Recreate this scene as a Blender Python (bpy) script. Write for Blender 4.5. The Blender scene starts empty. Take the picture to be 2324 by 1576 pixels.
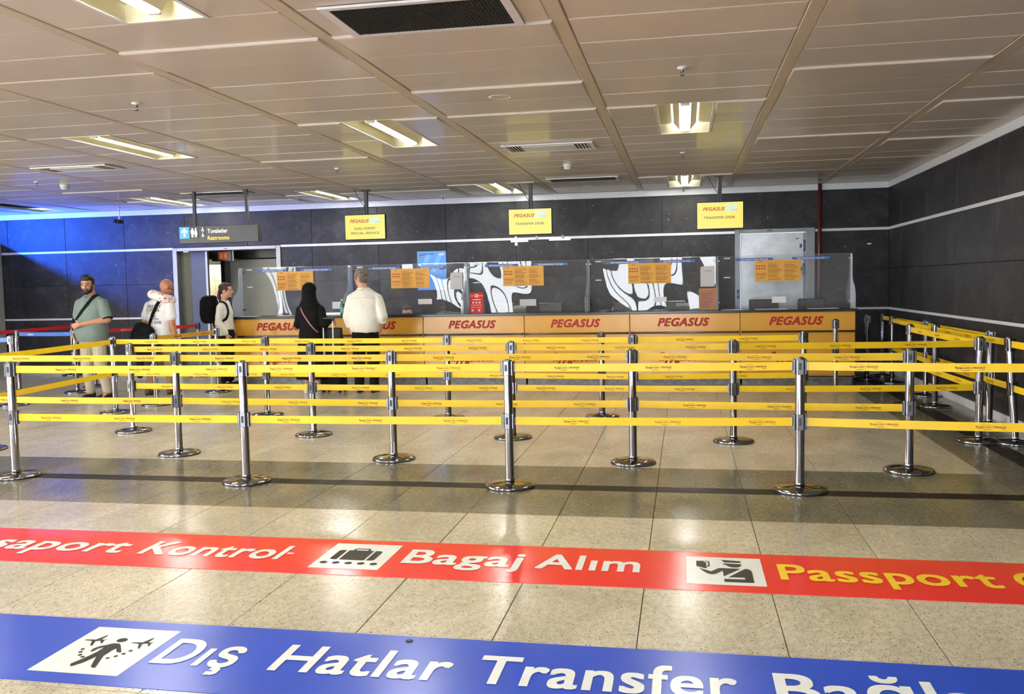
import bpy, bmesh, math, random
from mathutils import Vector, Matrix
from mathutils.bvhtree import BVHTree
PI = math.pi
random.seed(7)
SC = bpy.context.scene
COL = SC.collection

# ------------------------------------------------------------------ camera, world, exposure
def set_camera():
    yaw, pitch, roll, f = 0.18891, 0.06920, -0.01991, 2050.86
    fw = Vector((-math.sin(yaw) * math.cos(pitch), math.cos(yaw) * math.cos(pitch), -math.sin(pitch)))
    r = Vector((math.cos(yaw), math.sin(yaw), 0)); u = r.cross(fw)
    c, s = math.cos(roll), math.sin(roll)
    R = c * r + s * u; U = -s * r + c * u
    cam = bpy.data.cameras.new('camera'); o = bpy.data.objects.new('camera', cam); COL.objects.link(o)
    cam.sensor_fit = 'HORIZONTAL'; cam.sensor_width = 36.0; cam.lens = 36.0 * f / 2324.0
    cam.clip_start = 0.05; cam.clip_end = 200
    m = Matrix.Identity(4)
    for i in range(3):
        m[i][0] = R[i]; m[i][1] = U[i]; m[i][2] = -fw[i]
    m[0][3], m[1][3], m[2][3] = 0, 0, 1.487
    o.matrix_world = m
    SC.camera = o
set_camera()
W = bpy.data.worlds.new('world'); SC.world = W; W.use_nodes = True
W.node_tree.nodes['Background'].inputs[0].default_value = (0.75, 0.85, 1.0, 1)
W.node_tree.nodes['Background'].inputs[1].default_value = 0.6
SC.view_settings.view_transform = 'Standard'; SC.view_settings.look = 'None'
SC.view_settings.gamma = 1.0; SC.view_settings.use_curve_mapping = False
SC.view_settings.exposure = 0.95
SC.cycles.max_bounces = 7; SC.cycles.diffuse_bounces = 3; SC.cycles.glossy_bounces = 4
SC.cycles.transparent_max_bounces = 16; SC.cycles.transmission_bounces = 3
SC.cycles.caustics_reflective = False; SC.cycles.caustics_refractive = False
SC.cycles.use_denoising = True; SC.cycles.sample_clamp_indirect = 6.0
WINDOW_LIGHT, TUBE_LIGHT, SCREEN_LIGHT = 17.0, 115.0, 0.5
SIDE_LIGHT = 11.0
def lamp_area(name, loc, rot, sx, sy, power, col):
    l = bpy.data.lights.new(name, 'AREA'); l.shape = 'RECTANGLE'; l.size = sx; l.size_y = sy; l.energy = power; l.color = col
    o = bpy.data.objects.new(name, l); COL.objects.link(o); o.location = loc; o.rotation_euler = rot
    return o
# blue light of the lit advertising column beyond the left end of the wall
bl = bpy.data.lights.new('blue_projector_lamp', 'SPOT'); bl.energy = 1700; bl.color = (0.02, 0.13, 1.0); bl.shadow_soft_size = 0.07; bl.spot_size = math.radians(84); bl.spot_blend = 0.5
blo = bpy.data.objects.new('blue_projector_lamp', bl); COL.objects.link(blo); blo.location = (-13.4, 12.5, 2.80)
blo.rotation_euler = Vector((2.7, 2.9, -1.0)).to_track_quat('-Z', 'Y').to_euler()

# ------------------------------------------------------------------ materials
def srgb(r, g, b):
    def c(v):
        v /= 255.0
        return v / 12.92 if v <= 0.04045 else ((v + 0.055) / 1.055) ** 2.4
    return (c(r), c(g), c(b), 1.0)
MATS = {}
def new_mat(name):
    m = bpy.data.materials.new(name); m.use_nodes = True
    nt = m.node_tree; b = nt.nodes['Principled BSDF']
    MATS[name] = m
    return m, nt, b
def L(nt, a, b): nt.links.new(a, b)
def noise(nt, scale, detail=3, rough=0.5, vec=None, dist=0.0):
    n = nt.nodes.new('ShaderNodeTexNoise'); n.inputs['Scale'].default_value = scale
    n.inputs['Detail'].default_value = detail; n.inputs['Roughness'].default_value = rough
    n.inputs['Distortion'].default_value = dist
    if vec is not None: L(nt, vec, n.inputs['Vector'])
    return n.outputs['Fac']
def ramp(nt, fac, stops, interp='LINEAR'):
    r = nt.nodes.new('ShaderNodeValToRGB'); cr = r.color_ramp; cr.interpolation = interp
    while len(cr.elements) < len(stops): cr.elements.new(0.5)
    for e, (p, c) in zip(cr.elements, stops): e.position = p; e.color = c
    L(nt, fac, r.inputs[0]); return r.outputs[0]
def mixc(nt, fac, a, b, mode='MIX'):
    m = nt.nodes.new('ShaderNodeMix'); m.data_type = 'RGBA'; m.blend_type = mode
    for i, v in ((0, fac), (6, a), (7, b)):
        if isinstance(v, (int, float)): m.inputs[i].default_value = v
        elif isinstance(v, tuple): m.inputs[i].default_value = v
        else: L(nt, v, m.inputs[i])
    return m.outputs[2]
def bump(nt, b, h, strength=0.2, dist=0.01):
    n = nt.nodes.new('ShaderNodeBump'); n.inputs['Strength'].default_value = strength; n.inputs['Distance'].default_value = dist
    L(nt, h, n.inputs['Height']); L(nt, n.outputs[0], b.inputs['Normal'])
def worldpos(nt): return nt.nodes.new('ShaderNodeNewGeometry').outputs['Position']
def scaled(nt, vec, s):
    m = nt.nodes.new('ShaderNodeMapping'); m.inputs['Scale'].default_value = s; L(nt, vec, m.inputs[0]); return m.outputs[0]
def plain(name, col, rough=0.5, metal=0.0, spec=0.5, var=0.06, vscale=9.0, bmp=0.0, bscale=60.0, emit=None, estr=0.0, coat=0.0):
    m, nt, b = new_mat(name)
    tc = nt.nodes.new('ShaderNodeTexCoord').outputs['Object']
    f = noise(nt, vscale, 3, 0.6, tc)
    c2 = tuple(max(0.0, v * (1 - var * 2)) for v in col[:3]) + (1,)
    c1 = tuple(min(1.0, v * (1 + var)) for v in col[:3]) + (1,)
    L(nt, ramp(nt, f, [(0.3, c2), (0.7, c1)]), b.inputs['Base Color'])
    b.inputs['Roughness'].default_value = rough; b.inputs['Metallic'].default_value = metal
    b.inputs['Specular IOR Level'].default_value = spec; b.inputs['Coat Weight'].default_value = coat
    b.inputs['Coat Roughness'].default_value = 0.1
    if bmp: bump(nt, b, noise(nt, bscale, 3, 0.6, tc), min(1.0, bmp*2.5), 0.011 if bscale < 50 and rough > 0.7 else 0.006)
    if emit:
        b.inputs['Emission Color'].default_value = emit; b.inputs['Emission Strength'].default_value = estr
    return m
def emitter(name, col, s):
    m, nt, b = new_mat(name)
    b.inputs['Base Color'].default_value = (0, 0, 0, 1)
    b.inputs['Emission Color'].default_value = col; b.inputs['Emission Strength'].default_value = s
    b.inputs['Roughness'].default_value = 0.3
    return m
def granite(name, base, light, speck, speck_amt, warm=None, rough=0.13, flecks=None):
    m, nt, b = new_mat(name)
    p = worldpos(nt)
    oi = nt.nodes.new('ShaderNodeObjectInfo').outputs['Random']
    big = noise(nt, 2.2, 4, 0.6, scaled(nt, p, (1.0, 0.5, 1)), 0.6)
    c = mixc(nt, ramp(nt, big, [(0.3, (0, 0, 0, 1)), (0.7, (1, 1, 1, 1))]), base, light)
    tone = nt.nodes.new('ShaderNodeMapRange'); tone.inputs[3].default_value = 0.93; tone.inputs[4].default_value = 1.04
    L(nt, oi, tone.inputs[0])
    tv = nt.nodes.new('ShaderNodeCombineColor'); [L(nt, tone.outputs[0], tv.inputs[i]) for i in range(3)]
    c = mixc(nt, 1.0, c, tv.outputs[0], 'MULTIPLY')
    fine = noise(nt, 34, 6, 0.75, scaled(nt, p, (1, 0.6, 1)))
    c = mixc(nt, 0.55, c, ramp(nt, fine, [(0.32, (0.52, 0.50, 0.46, 1)), (0.62, (1.12, 1.11, 1.08, 1))]), 'MULTIPLY')
    sp = noise(nt, 95, 2, 0.5, scaled(nt, p, (1.5, 1.0, 1)), 0.6)
    c = mixc(nt, ramp(nt, sp, [(speck_amt, (0, 0, 0, 1)), (speck_amt + 0.035, (1, 1, 1, 1))]), c, speck)
    if flecks:
        fl = noise(nt, 55, 2, 0.5, scaled(nt, p, (0.8, 2.2, 1)), 0.5)
        c = mixc(nt, ramp(nt, fl, [(0.63, (0, 0, 0, 1)), (0.69, (0.8, 0.8, 0.8, 1))]), c, flecks)
    L(nt, c, b.inputs['Base Color'])
    r = nt.nodes.new('ShaderNodeMapRange'); r.inputs[3].default_value = rough * 0.7; r.inputs[4].default_value = rough * 1.7
    L(nt, noise(nt, 5, 4, 0.7, p), r.inputs[0]); L(nt, r.outputs[0], b.inputs['Roughness'])
    b.inputs['Specular IOR Level'].default_value = 0.36
    return m
granite('granite_light', srgb(178, 170, 149), srgb(208, 199, 177), srgb(70, 61, 47), 0.63, rough=0.17)
granite('granite_dark', srgb(104, 101, 84), srgb(134, 130, 110), srgb(40, 38, 31), 0.62, rough=0.13, flecks=srgb(190, 184, 160))
granite('granite_black', srgb(34, 31, 28), srgb(46, 42, 37), srgb(24, 22, 20), 0.66, rough=0.34)
plain('grout', srgb(62, 58, 48), 0.9, var=0.2)
def wall_mat():
    m, nt, b = new_mat('dark_laminate')
    p = worldpos(nt)
    oi = nt.nodes.new('ShaderNodeObjectInfo').outputs['Random']
    vec = nt.nodes.new('ShaderNodeVectorMath'); vec.operation = 'ADD'
    cmb = nt.nodes.new('ShaderNodeCombineXYZ'); L(nt, oi, cmb.inputs[2])
    L(nt, p, vec.inputs[0]); L(nt, cmb.outputs[0], vec.inputs[1])
    a = noise(nt, 3.0, 7, 0.72, vec.outputs[0], 0.4)
    c = ramp(nt, a, [(0.28, srgb(26, 26, 29)), (0.5, srgb(42, 42, 46)), (0.78, srgb(66, 65, 69))])
    w = noise(nt, 22, 2, 0.5, vec.outputs[0], 1.5)
    c = mixc(nt, ramp(nt, w, [(0.70, (0, 0, 0, 1)), (0.76, (0.7, 0.7, 0.7, 1))]), c, srgb(135, 134, 136))
    L(nt, c, b.inputs['Base Color']); b.inputs['Roughness'].default_value = 0.5
    b.inputs['Specular IOR Level'].default_value = 0.25
    bump(nt, b, noise(nt, 90, 3, 0.6, p), 0.12, 0.004)
wall_mat()
def ceil_mat():
    m, nt, b = new_mat('ceiling_paint')
    p = worldpos(nt)
    oi = nt.nodes.new('ShaderNodeObjectInfo').outputs['Random']
    a = noise(nt, 1.6, 4, 0.6, p)
    c = ramp(nt, a, [(0.3, srgb(200, 192, 183)), (0.7, srgb(210, 202, 193))])
    mr = nt.nodes.new('ShaderNodeMapRange'); mr.inputs[3].default_value = 0.95; mr.inputs[4].default_value = 1.03
    L(nt, oi, mr.inputs[0])
    tv = nt.nodes.new('ShaderNodeCombineColor'); [L(nt, mr.outputs[0], tv.inputs[i]) for i in range(3)]
    c = mixc(nt, 1.0, c, tv.outputs[0], 'MULTIPLY')
    d = noise(nt, 7, 5, 0.7, scaled(nt, p, (0.35, 2.0, 1)), 1.0)
    c = mixc(nt, ramp(nt, d, [(0.66, (0, 0, 0, 1)), (0.82, (0.35, 0.35, 0.35, 1))]), c, srgb(95, 88, 80))
    L(nt, c, b.inputs['Base Color']); b.inputs['Roughness'].default_value = 0.45
    b.inputs['Specular IOR Level'].default_value = 0.3
    b.inputs['Coat Weight'].default_value = 0.42; b.inputs['Coat Roughness'].default_value = 0.12
    bump(nt, b, noise(nt, 260, 2, 0.5, p), 0.12, 0.002)
ceil_mat()
plain('runner_paint', srgb(198, 186, 168), 0.35, var=0.03, vscale=2)
plain('ceiling_dark', srgb(70, 64, 56), 0.8)
plain('white_paint', srgb(215, 216, 222), 0.4, var=0.03)
plain('white_trim', srgb(205, 207, 212), 0.35, var=0.02)
plain('chrome', srgb(150, 151, 157), 0.08, 1.0, var=0.02)
plain('chrome_worn', srgb(106, 107, 112), 0.2, 1.0, var=0.06, vscale=30)
plain('dark_metal', srgb(45, 45, 48), 0.4, 0.6)
plain('steel', srgb(178, 180, 184), 0.33, 0.85, var=0.09, vscale=5, bmp=0.05, bscale=20)
plain('steel_frame', srgb(128, 129, 132), 0.4, 0.7, var=0.04)
plain('kick_metal', srgb(112, 112, 112), 0.4, 0.6, var=0.2, vscale=12)
plain('black_plastic', srgb(22, 22, 24), 0.4, var=0.1)
plain('black_gloss', srgb(14, 13, 15), 0.18, var=0.05)
plain('black_fabric', srgb(13, 13, 16), 0.85, var=0.1, spec=0.2, bmp=0.3, bscale=90)
plain('black_leather', srgb(14, 13, 15), 0.6, var=0.1)
plain('navy_fabric', srgb(24, 26, 44), 0.8, spec=0.2, bmp=0.2)
plain('belt_yellow', srgb(240, 200, 22), 0.38, var=0.05, vscale=3, bmp=0.04, bscale=30)
plain('belt_orange', srgb(222, 170, 52), 0.45, var=0.05, vscale=3)
plain('belt_red', srgb(196, 26, 40), 0.45, var=0.06)
plain('belt_blue', srgb(52, 110, 205), 0.45, var=0.06)
plain('ink_maroon', srgb(92, 24, 20), 0.6)
plain('ink_faded', srgb(128, 72, 30), 0.6)
plain('ink_white', srgb(236, 238, 236), 0.5, var=0.02)
plain('ink_black', srgb(20, 19, 20), 0.5)
plain('counter_yellow', srgb(222, 164, 52), 0.22, var=0.03, vscale=2, bmp=0.02, bscale=6, coat=0.3)
plain('counter_edge', srgb(196, 172, 110), 0.4)
plain('logo_red', srgb(172, 24, 10), 0.5, var=0.03)
plain('worktop_black', srgb(20, 18, 20), 0.22, var=0.08)
plain('vinyl_red', srgb(228, 40, 42), 0.2, var=0.03, vscale=2, bmp=0.03, bscale=25)
plain('vinyl_blue', srgb(30, 72, 186), 0.28, var=0.05, vscale=2.5, bmp=0.03, bscale=25)
plain('vinyl_white', srgb(222, 226, 222), 0.25, var=0.03)
plain('vinyl_yellow', srgb(245, 205, 45), 0.25, var=0.03)
plain('vinyl_black', srgb(20, 17, 16), 0.45, var=0.15, vscale=30, spec=0.25)
plain('poster_orange', srgb(226, 168, 70), 0.55, var=0.03)
plain('poster_ink', srgb(164, 112, 46), 0.6)
plain('poster_red', srgb(180, 60, 30), 0.6)
plain('strip_blue', srgb(56, 104, 180), 0.45, var=0.03)
plain('poster_blue', srgb(84, 150, 222), 0.45, var=0.03)
plain('poster_blue_light', srgb(110, 172, 235), 0.45, var=0.02)
plain('paper_white', srgb(224, 226, 228), 0.6, var=0.02)
plain('paper_grey', srgb(196, 196, 200), 0.6, var=0.02)
plain('leaflet_orange', srgb(240, 140, 70), 0.5, var=0.08, vscale=20)
plain('sign_red', srgb(214, 36, 36), 0.4, var=0.03)
plain('bottle_green', srgb(60, 140, 100), 0.12, var=0.05)
plain('label_blue', srgb(120, 175, 210), 0.4)
plain('cream_tile', srgb(236, 218, 178), 0.25, var=0.03)
plain('corridor_dark', srgb(74, 76, 68), 0.55, var=0.06)
plain('corridor_grey', srgb(150, 150, 142), 0.45, var=0.06, vscale=2)
plain('corridor_brown', srgb(120, 104, 66), 0.5)
plain('pipe_red', srgb(78, 32, 32), 0.4)
plain('sign_grey', srgb(58, 60, 66), 0.4, var=0.04)
plain('sign_sky', srgb(60, 165, 235), 0.4, emit=srgb(60, 165, 235), estr=0.25)
plain('sign_navy', srgb(22, 28, 52), 0.4)
plain('sign_orange', srgb(170, 78, 34), 0.5, emit=srgb(200, 90, 40), estr=0.15)
plain('ink_sign_yellow', srgb(250, 205, 90), 0.5, emit=srgb(250, 205, 90), estr=0.5)
plain('ink_sign_white', srgb(240, 244, 248), 0.5, emit=srgb(240, 244, 248), estr=0.5)
emitter('screen_yellow', srgb(250, 234, 100), 1.0 * SCREEN_LIGHT)
emitter('screen_edge', srgb(255, 246, 150), 1.15 * SCREEN_LIGHT)
emitter('screen_red', srgb(196, 62, 24), 0.45)
emitter('screen_white', srgb(214, 250, 250), 0.45)
emitter('screen_ink', srgb(64, 66, 60), 0.45)
emitter('screen_pink', srgb(210, 90, 150), 0.45)
emitter('tube_glow', (1.0, 0.975, 0.92, 1), TUBE_LIGHT)
emitter('daylight_pane', (0.92, 0.96, 1.0, 1), WINDOW_LIGHT)
emitter('side_fill_pane', (1.0, 0.97, 0.92, 1), SIDE_LIGHT)  # glowing panes of the added left windows, fill light
emitter('reader_blue', srgb(70, 90, 240), 1.0)
plain('fixture_reflector', srgb(232, 226, 196), 0.3, var=0.02)
plain('skin', srgb(190, 138, 112), 0.5, var=0.06, vscale=14)
plain('skin_tan', srgb(186, 128, 100), 0.45, var=0.06, vscale=14)
plain('skin_light', srgb(205, 152, 128), 0.5, var=0.05, vscale=14)
plain('hair_black', srgb(20, 17, 17), 0.55, var=0.2, bmp=0.6, bscale=120)
plain('hair_brown', srgb(62, 42, 32), 0.5, var=0.2, bmp=0.6, bscale=120)
plain('hair_grey', srgb(122, 112, 104), 0.5, var=0.35, vscale=40, bmp=0.7, bscale=120)
plain('lips', srgb(150, 82, 74), 0.5)
plain('eye_white', srgb(150, 138, 130), 0.4)
plain('polo_green', srgb(118, 134, 130), 0.8, var=0.05, spec=0.2, bmp=0.25, bscale=40)
plain('chino_beige', srgb(176, 168, 148), 0.85, var=0.06, spec=0.2, bmp=0.2, bscale=20)
plain('khaki', srgb(140, 116, 88), 0.85, var=0.08, spec=0.2, bmp=0.2, bscale=20)
plain('tee_white', srgb(220, 222, 224), 0.8, var=0.03, spec=0.2, bmp=0.3, bscale=18)
plain('shirt_white', srgb(224, 222, 212), 0.8, var=0.03, spec=0.2, bmp=0.5, bscale=14)
plain('strap_pink', srgb(150, 96, 90), 0.5)
plain('shoe_brown', srgb(84, 58, 44), 0.6)
plain('pillow_red', srgb(200, 60, 60), 0.7)
plain('tee_yellow', srgb(206, 190, 80), 0.7)
def pillow_mat():
    m, nt, b = new_mat('pillow_print')
    tc = nt.nodes.new('ShaderNodeTexCoord').outputs['Object']
    v = nt.nodes.new('ShaderNodeTexVoronoi'); v.inputs['Scale'].default_value = 26; L(nt, tc, v.inputs['Vector'])
    d = ramp(nt, v.outputs['Distance'], [(0.28, (1, 1, 1, 1)), (0.34, (0, 0, 0, 1))])
    col = ramp(nt, v.outputs['Color'], [(0.35, srgb(190, 50, 50)), (0.6, srgb(214, 140, 70))], 'CONSTANT')
    L(nt, mixc(nt, d, srgb(232, 226, 220), col), b.inputs['Base Color']); b.inputs['Roughness'].default_value = 0.8
pillow_mat()
def acrylic():
    m, nt, b = new_mat('clear_acrylic')
    nt.nodes.remove(b)
    out = [n for n in nt.nodes if n.type == 'OUTPUT_MATERIAL'][0]
    t = nt.nodes.new('ShaderNodeBsdfTransparent'); t.inputs[0].default_value = (0.93, 0.95, 0.96, 1)
    g = nt.nodes.new('ShaderNodeBsdfGlossy'); g.inputs['Roughness'].default_value = 0.015
    d = nt.nodes.new('ShaderNodeBsdfDiffuse'); d.inputs[0].default_value = (0.8, 0.82, 0.86, 1)
    fr = nt.nodes.new('ShaderNodeFresnel'); fr.inputs[0].default_value = 1.5
    mu = nt.nodes.new('ShaderNodeMath'); mu.operation = 'MULTIPLY_ADD'; mu.inputs[1].default_value = 0.85; mu.inputs[2].default_value = 0.0
    mu.use_clamp = True
    L(nt, fr.outputs[0], mu.inputs[0])
    m1 = nt.nodes.new('ShaderNodeMixShader'); L(nt, mu.outputs[0], m1.inputs[0]); L(nt, t.outputs[0], m1.inputs[1]); L(nt, g.outputs[0], m1.inputs[2])
    m2 = nt.nodes.new('ShaderNodeMixShader'); m2.inputs[0].default_value = 0.05
    L(nt, m1.outputs[0], m2.inputs[1]); L(nt, d.outputs[0], m2.inputs[2]); L(nt, m2.outputs[0], out.inputs[0])
acrylic()
def acrylic_edge():
    m, nt, b = new_mat('acrylic_edge')
    nt.nodes.remove(b)
    out = [n for n in nt.nodes if n.type == 'OUTPUT_MATERIAL'][0]
    t = nt.nodes.new('ShaderNodeBsdfTransparent'); t.inputs[0].default_value = (0.9, 0.93, 0.95, 1)
    d = nt.nodes.new('ShaderNodeBsdfDiffuse'); d.inputs[0].default_value = (0.75, 0.8, 0.88, 1)
    g = nt.nodes.new('ShaderNodeBsdfGlossy'); g.inputs['Roughness'].default_value = 0.05
    m0 = nt.nodes.new('ShaderNodeMixShader'); m0.inputs[0].default_value = 0.4; L(nt, d.outputs[0], m0.inputs[1]); L(nt, g.outputs[0], m0.inputs[2])
    m1 = nt.nodes.new('ShaderNodeMixShader'); m1.inputs[0].default_value = 0.45
    L(nt, t.outputs[0], m1.inputs[1]); L(nt, m0.outputs[0], m1.inputs[2]); L(nt, m1.outputs[0], out.inputs[0])
acrylic_edge()

# ------------------------------------------------------------------ mesh helpers
def BM(): return bmesh.new()
def box(bm, x0, x1, y0, y1, z0, z1):
    vs = [bm.verts.new(p) for p in ((x0,y0,z0),(x1,y0,z0),(x1,y1,z0),(x0,y1,z0),(x0,y0,z1),(x1,y0,z1),(x1,y1,z1),(x0,y1,z1))]
    for f in ((3,2,1,0),(4,5,6,7),(0,1,5,4),(1,2,6,5),(2,3,7,6),(3,0,4,7)): bm.faces.new([vs[i] for i in f])
    return vs
def cbox(bm, x0, x1, y0, y1, z0, z1, c=0.004):
    vs = box(bm, x0, x1, y0, y1, z0, z1)
    es = list({e for v in vs for e in v.link_edges})
    bmesh.ops.bevel(bm, geom=es, offset=c, segments=1, affect='EDGES')
def lathe(bm, prof, n=24, c=(0,0,0), caps=True):
    rings = []
    for r, z in prof:
        rings.append([bm.verts.new((c[0]+r*math.cos(2*PI*i/n), c[1]+r*math.sin(2*PI*i/n), c[2]+z)) for i in range(n)])
    for a, b in zip(rings, rings[1:]):
        for i in range(n): bm.faces.new((a[i], a[(i+1)%n], b[(i+1)%n], b[i]))
    if caps:
        bm.faces.new(rings[0][::-1]); bm.faces.new(rings[-1])
def frame_of(d):
    d = Vector(d).normalized()
    u = Vector((0,0,1)) if abs(d.z) < 0.9 else Vector((1,0,0))
    a = d.cross(u).normalized(); b = d.cross(a)
    return a, b
def tube(bm, pts, r, n=10, rs=None, flat=1.0):
    pts = [Vector(p) for p in pts]; rings = []
    for i, p in enumerate(pts):
        d = (pts[min(i+1, len(pts)-1)] - pts[max(i-1, 0)])
        a, b = frame_of(d)
        rr = rs[i] if rs else r
        rings.append([bm.verts.new(p + a*rr*math.cos(2*PI*k/n) + b*rr*flat*math.sin(2*PI*k/n)) for k in range(n)])
    for A, B in zip(rings, rings[1:]):
        for i in range(n): bm.faces.new((A[i], B[i], B[(i+1)%n], A[(i+1)%n]))
    bm.faces.new(rings[0]); bm.faces.new(rings[-1][::-1])
def prism(bm, pts, h0, h1, plane='xy'):
    def P(a, b, h):
        return {'xy': (a, b, h), 'xz': (a, h, b), 'yz': (h, a, b)}[plane]
    lo = [bm.verts.new(P(a, b, h0)) for a, b in pts]; hi = [bm.verts.new(P(a, b, h1)) for a, b in pts]
    n = len(pts)
    bm.faces.new(lo[::-1]); bm.faces.new(hi)
    for i in range(n): bm.faces.new((lo[i], lo[(i+1)%n], hi[(i+1)%n], hi[i]))
def mesh_of(name, bm, mat, smooth=False, fixn=True):
    if fixn: bmesh.ops.recalc_face_normals(bm, faces=bm.faces)
    me = bpy.data.meshes.new(name); bm.to_mesh(me); bm.free()
    me.materials.append(MATS[mat] if isinstance(mat, str) else mat)
    if smooth:
        for p in me.polygons: p.use_smooth = True
    return me
def link(name, me, parent=None, loc=None, rot=None):
    o = bpy.data.objects.new(name, me); COL.objects.link(o)
    if parent is not None: o.parent = parent
    if loc is not None: o.location = loc
    if rot is not None: o.rotation_euler = rot
    return o
def obj(name, bm, mat, parent=None, loc=None, rot=None, smooth=False, fixn=True):
    return link(name, mesh_of(name, bm, mat, smooth, fixn), parent, loc, rot)
def autosmooth(o, deg=35):
    me = o.data
    for p in me.polygons: p.use_smooth = True
    bm = bmesh.new(); bm.from_mesh(me)
    for e in bm.edges:
        if len(e.link_faces) == 2 and e.calc_face_angle(0) > math.radians(deg): e.smooth = False
    bm.to_mesh(me); bm.free()
    return o
def thing(name, label, cat, loc=(0,0,0), rz=0, group=None):
    o = bpy.data.objects.new(name, None); COL.objects.link(o); o.location = loc; o.rotation_euler = (0,0,rz)
    o['label'] = label; o['category'] = cat
    if group: o['group'] = group
    return o
def tag(o, label, cat, group=None):
    o['label'] = label; o['category'] = cat
    if group: o['group'] = group
    return o
def struct(o):
    o['kind'] = 'structure'; return o
def one_box(name, mat, parent, x0, x1, y0, y1, z0, z1, c=0):
    bm = BM()
    cbox(bm, x0, x1, y0, y1, z0, z1, c) if c else box(bm, x0, x1, y0, y1, z0, z1)
    return obj(name, bm, mat, parent)
# text as mesh: returns a mesh in the xy plane, baseline y=0
TXT = {}
def text_mesh(body, x0, x1, cap, mat, shear=0.0, bold=0.0, key=None, plane='xy', thick=0.0, base=0.0, lift=0.0, res=3):
    k = (body, round(x0,4), round(x1,4), cap, mat, shear, bold, plane, base, lift)
    if k in TXT: return TXT[k]
    def raw(s):
        c = bpy.data.curves.new('txt', 'FONT'); c.body = s; c.size = 1.0; c.offset = 0.0; c.shear = shear
        c.resolution_u = res; c.extrude = thick; c.space_character = 1.0 + 2.2*bold
        o = bpy.data.objects.new('txt', c); COL.objects.link(o)
        dg = bpy.context.evaluated_depsgraph_get()
        m = bpy.data.meshes.new_from_object(o.evaluated_get(dg)); bpy.data.objects.remove(o); bpy.data.curves.remove(c)
        return m
    h = raw('H'); ch = max(v.co.y for v in h.vertices); bpy.data.meshes.remove(h)
    m = raw(body)
    xs = [v.co.x for v in m.vertices]; a, b = min(xs), max(xs)
    sx = (x1 - x0) / (b - a); sy = cap / ch
    for v in m.vertices:
        X = x0 + (v.co.x - a) * sx; Y = base + v.co.y * sy; Z = v.co.z
        v.co = {'xy': (X, Y, lift + Z), 'xz': (X, lift, Y)}[plane]
    # neighbouring glyphs may touch: give every other glyph a hair of extra height so no faces coincide
    if bold > 0:      # heavier strokes: the flat glyphs laid four times, shifted a little to each corner
        b0 = bmesh.new(); hx, hz = bold * sx * 0.8, bold * sy * 0.8
        for ii, (gx, gz) in enumerate(((-hx, -hz), (hx, -hz), (-hx, hz), (hx, hz))):
            c0 = m.copy()
            for v in c0.vertices:
                v.co = v.co + (Vector((gx, gz, 0.00006*ii)) if plane == 'xy' else Vector((gx, -0.00006*ii, gz)))
            b0.from_mesh(c0); bpy.data.meshes.remove(c0)
        b0.to_mesh(m); b0.free()
    bm = bmesh.new(); bm.from_mesh(m); seen = set(); idx = 0
    up = Vector((0, 0, 1)) if plane == 'xy' else Vector((0, -1, 0))
    for v in bm.verts:
        if v in seen: continue
        st = [v]; seen.add(v); isl = []
        while st:
            q = st.pop(); isl.append(q)
            for e in q.link_edges:
                w = e.other_vert(q)
                if w not in seen: seen.add(w); st.append(w)
        for q in isl: q.co += up * (0.00002 * (idx % 3))
        idx += 1
    for f in bm.faces:
        if f.normal.dot(up) < 0: f.normal_flip()
    bm.to_mesh(m); bm.free()
    m.materials.clear(); m.materials.append(MATS[mat]); TXT[k] = m
    return m
# x-z plane text facing -Y (readable from the camera side)
def wall_text(name, parent, body, x0, x1, z, cap, y, mat, shear=0.0, bold=0.0):
    me = text_mesh(body, x0, x1, cap, mat, shear, bold, plane='xz', base=z, lift=y)
    return link(name, me, parent)

# ------------------------------------------------------------------ room constants
XR, YB, ZC = 3.14, 15.0, 2.97
XL, YF = -14.2, -6.5

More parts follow.
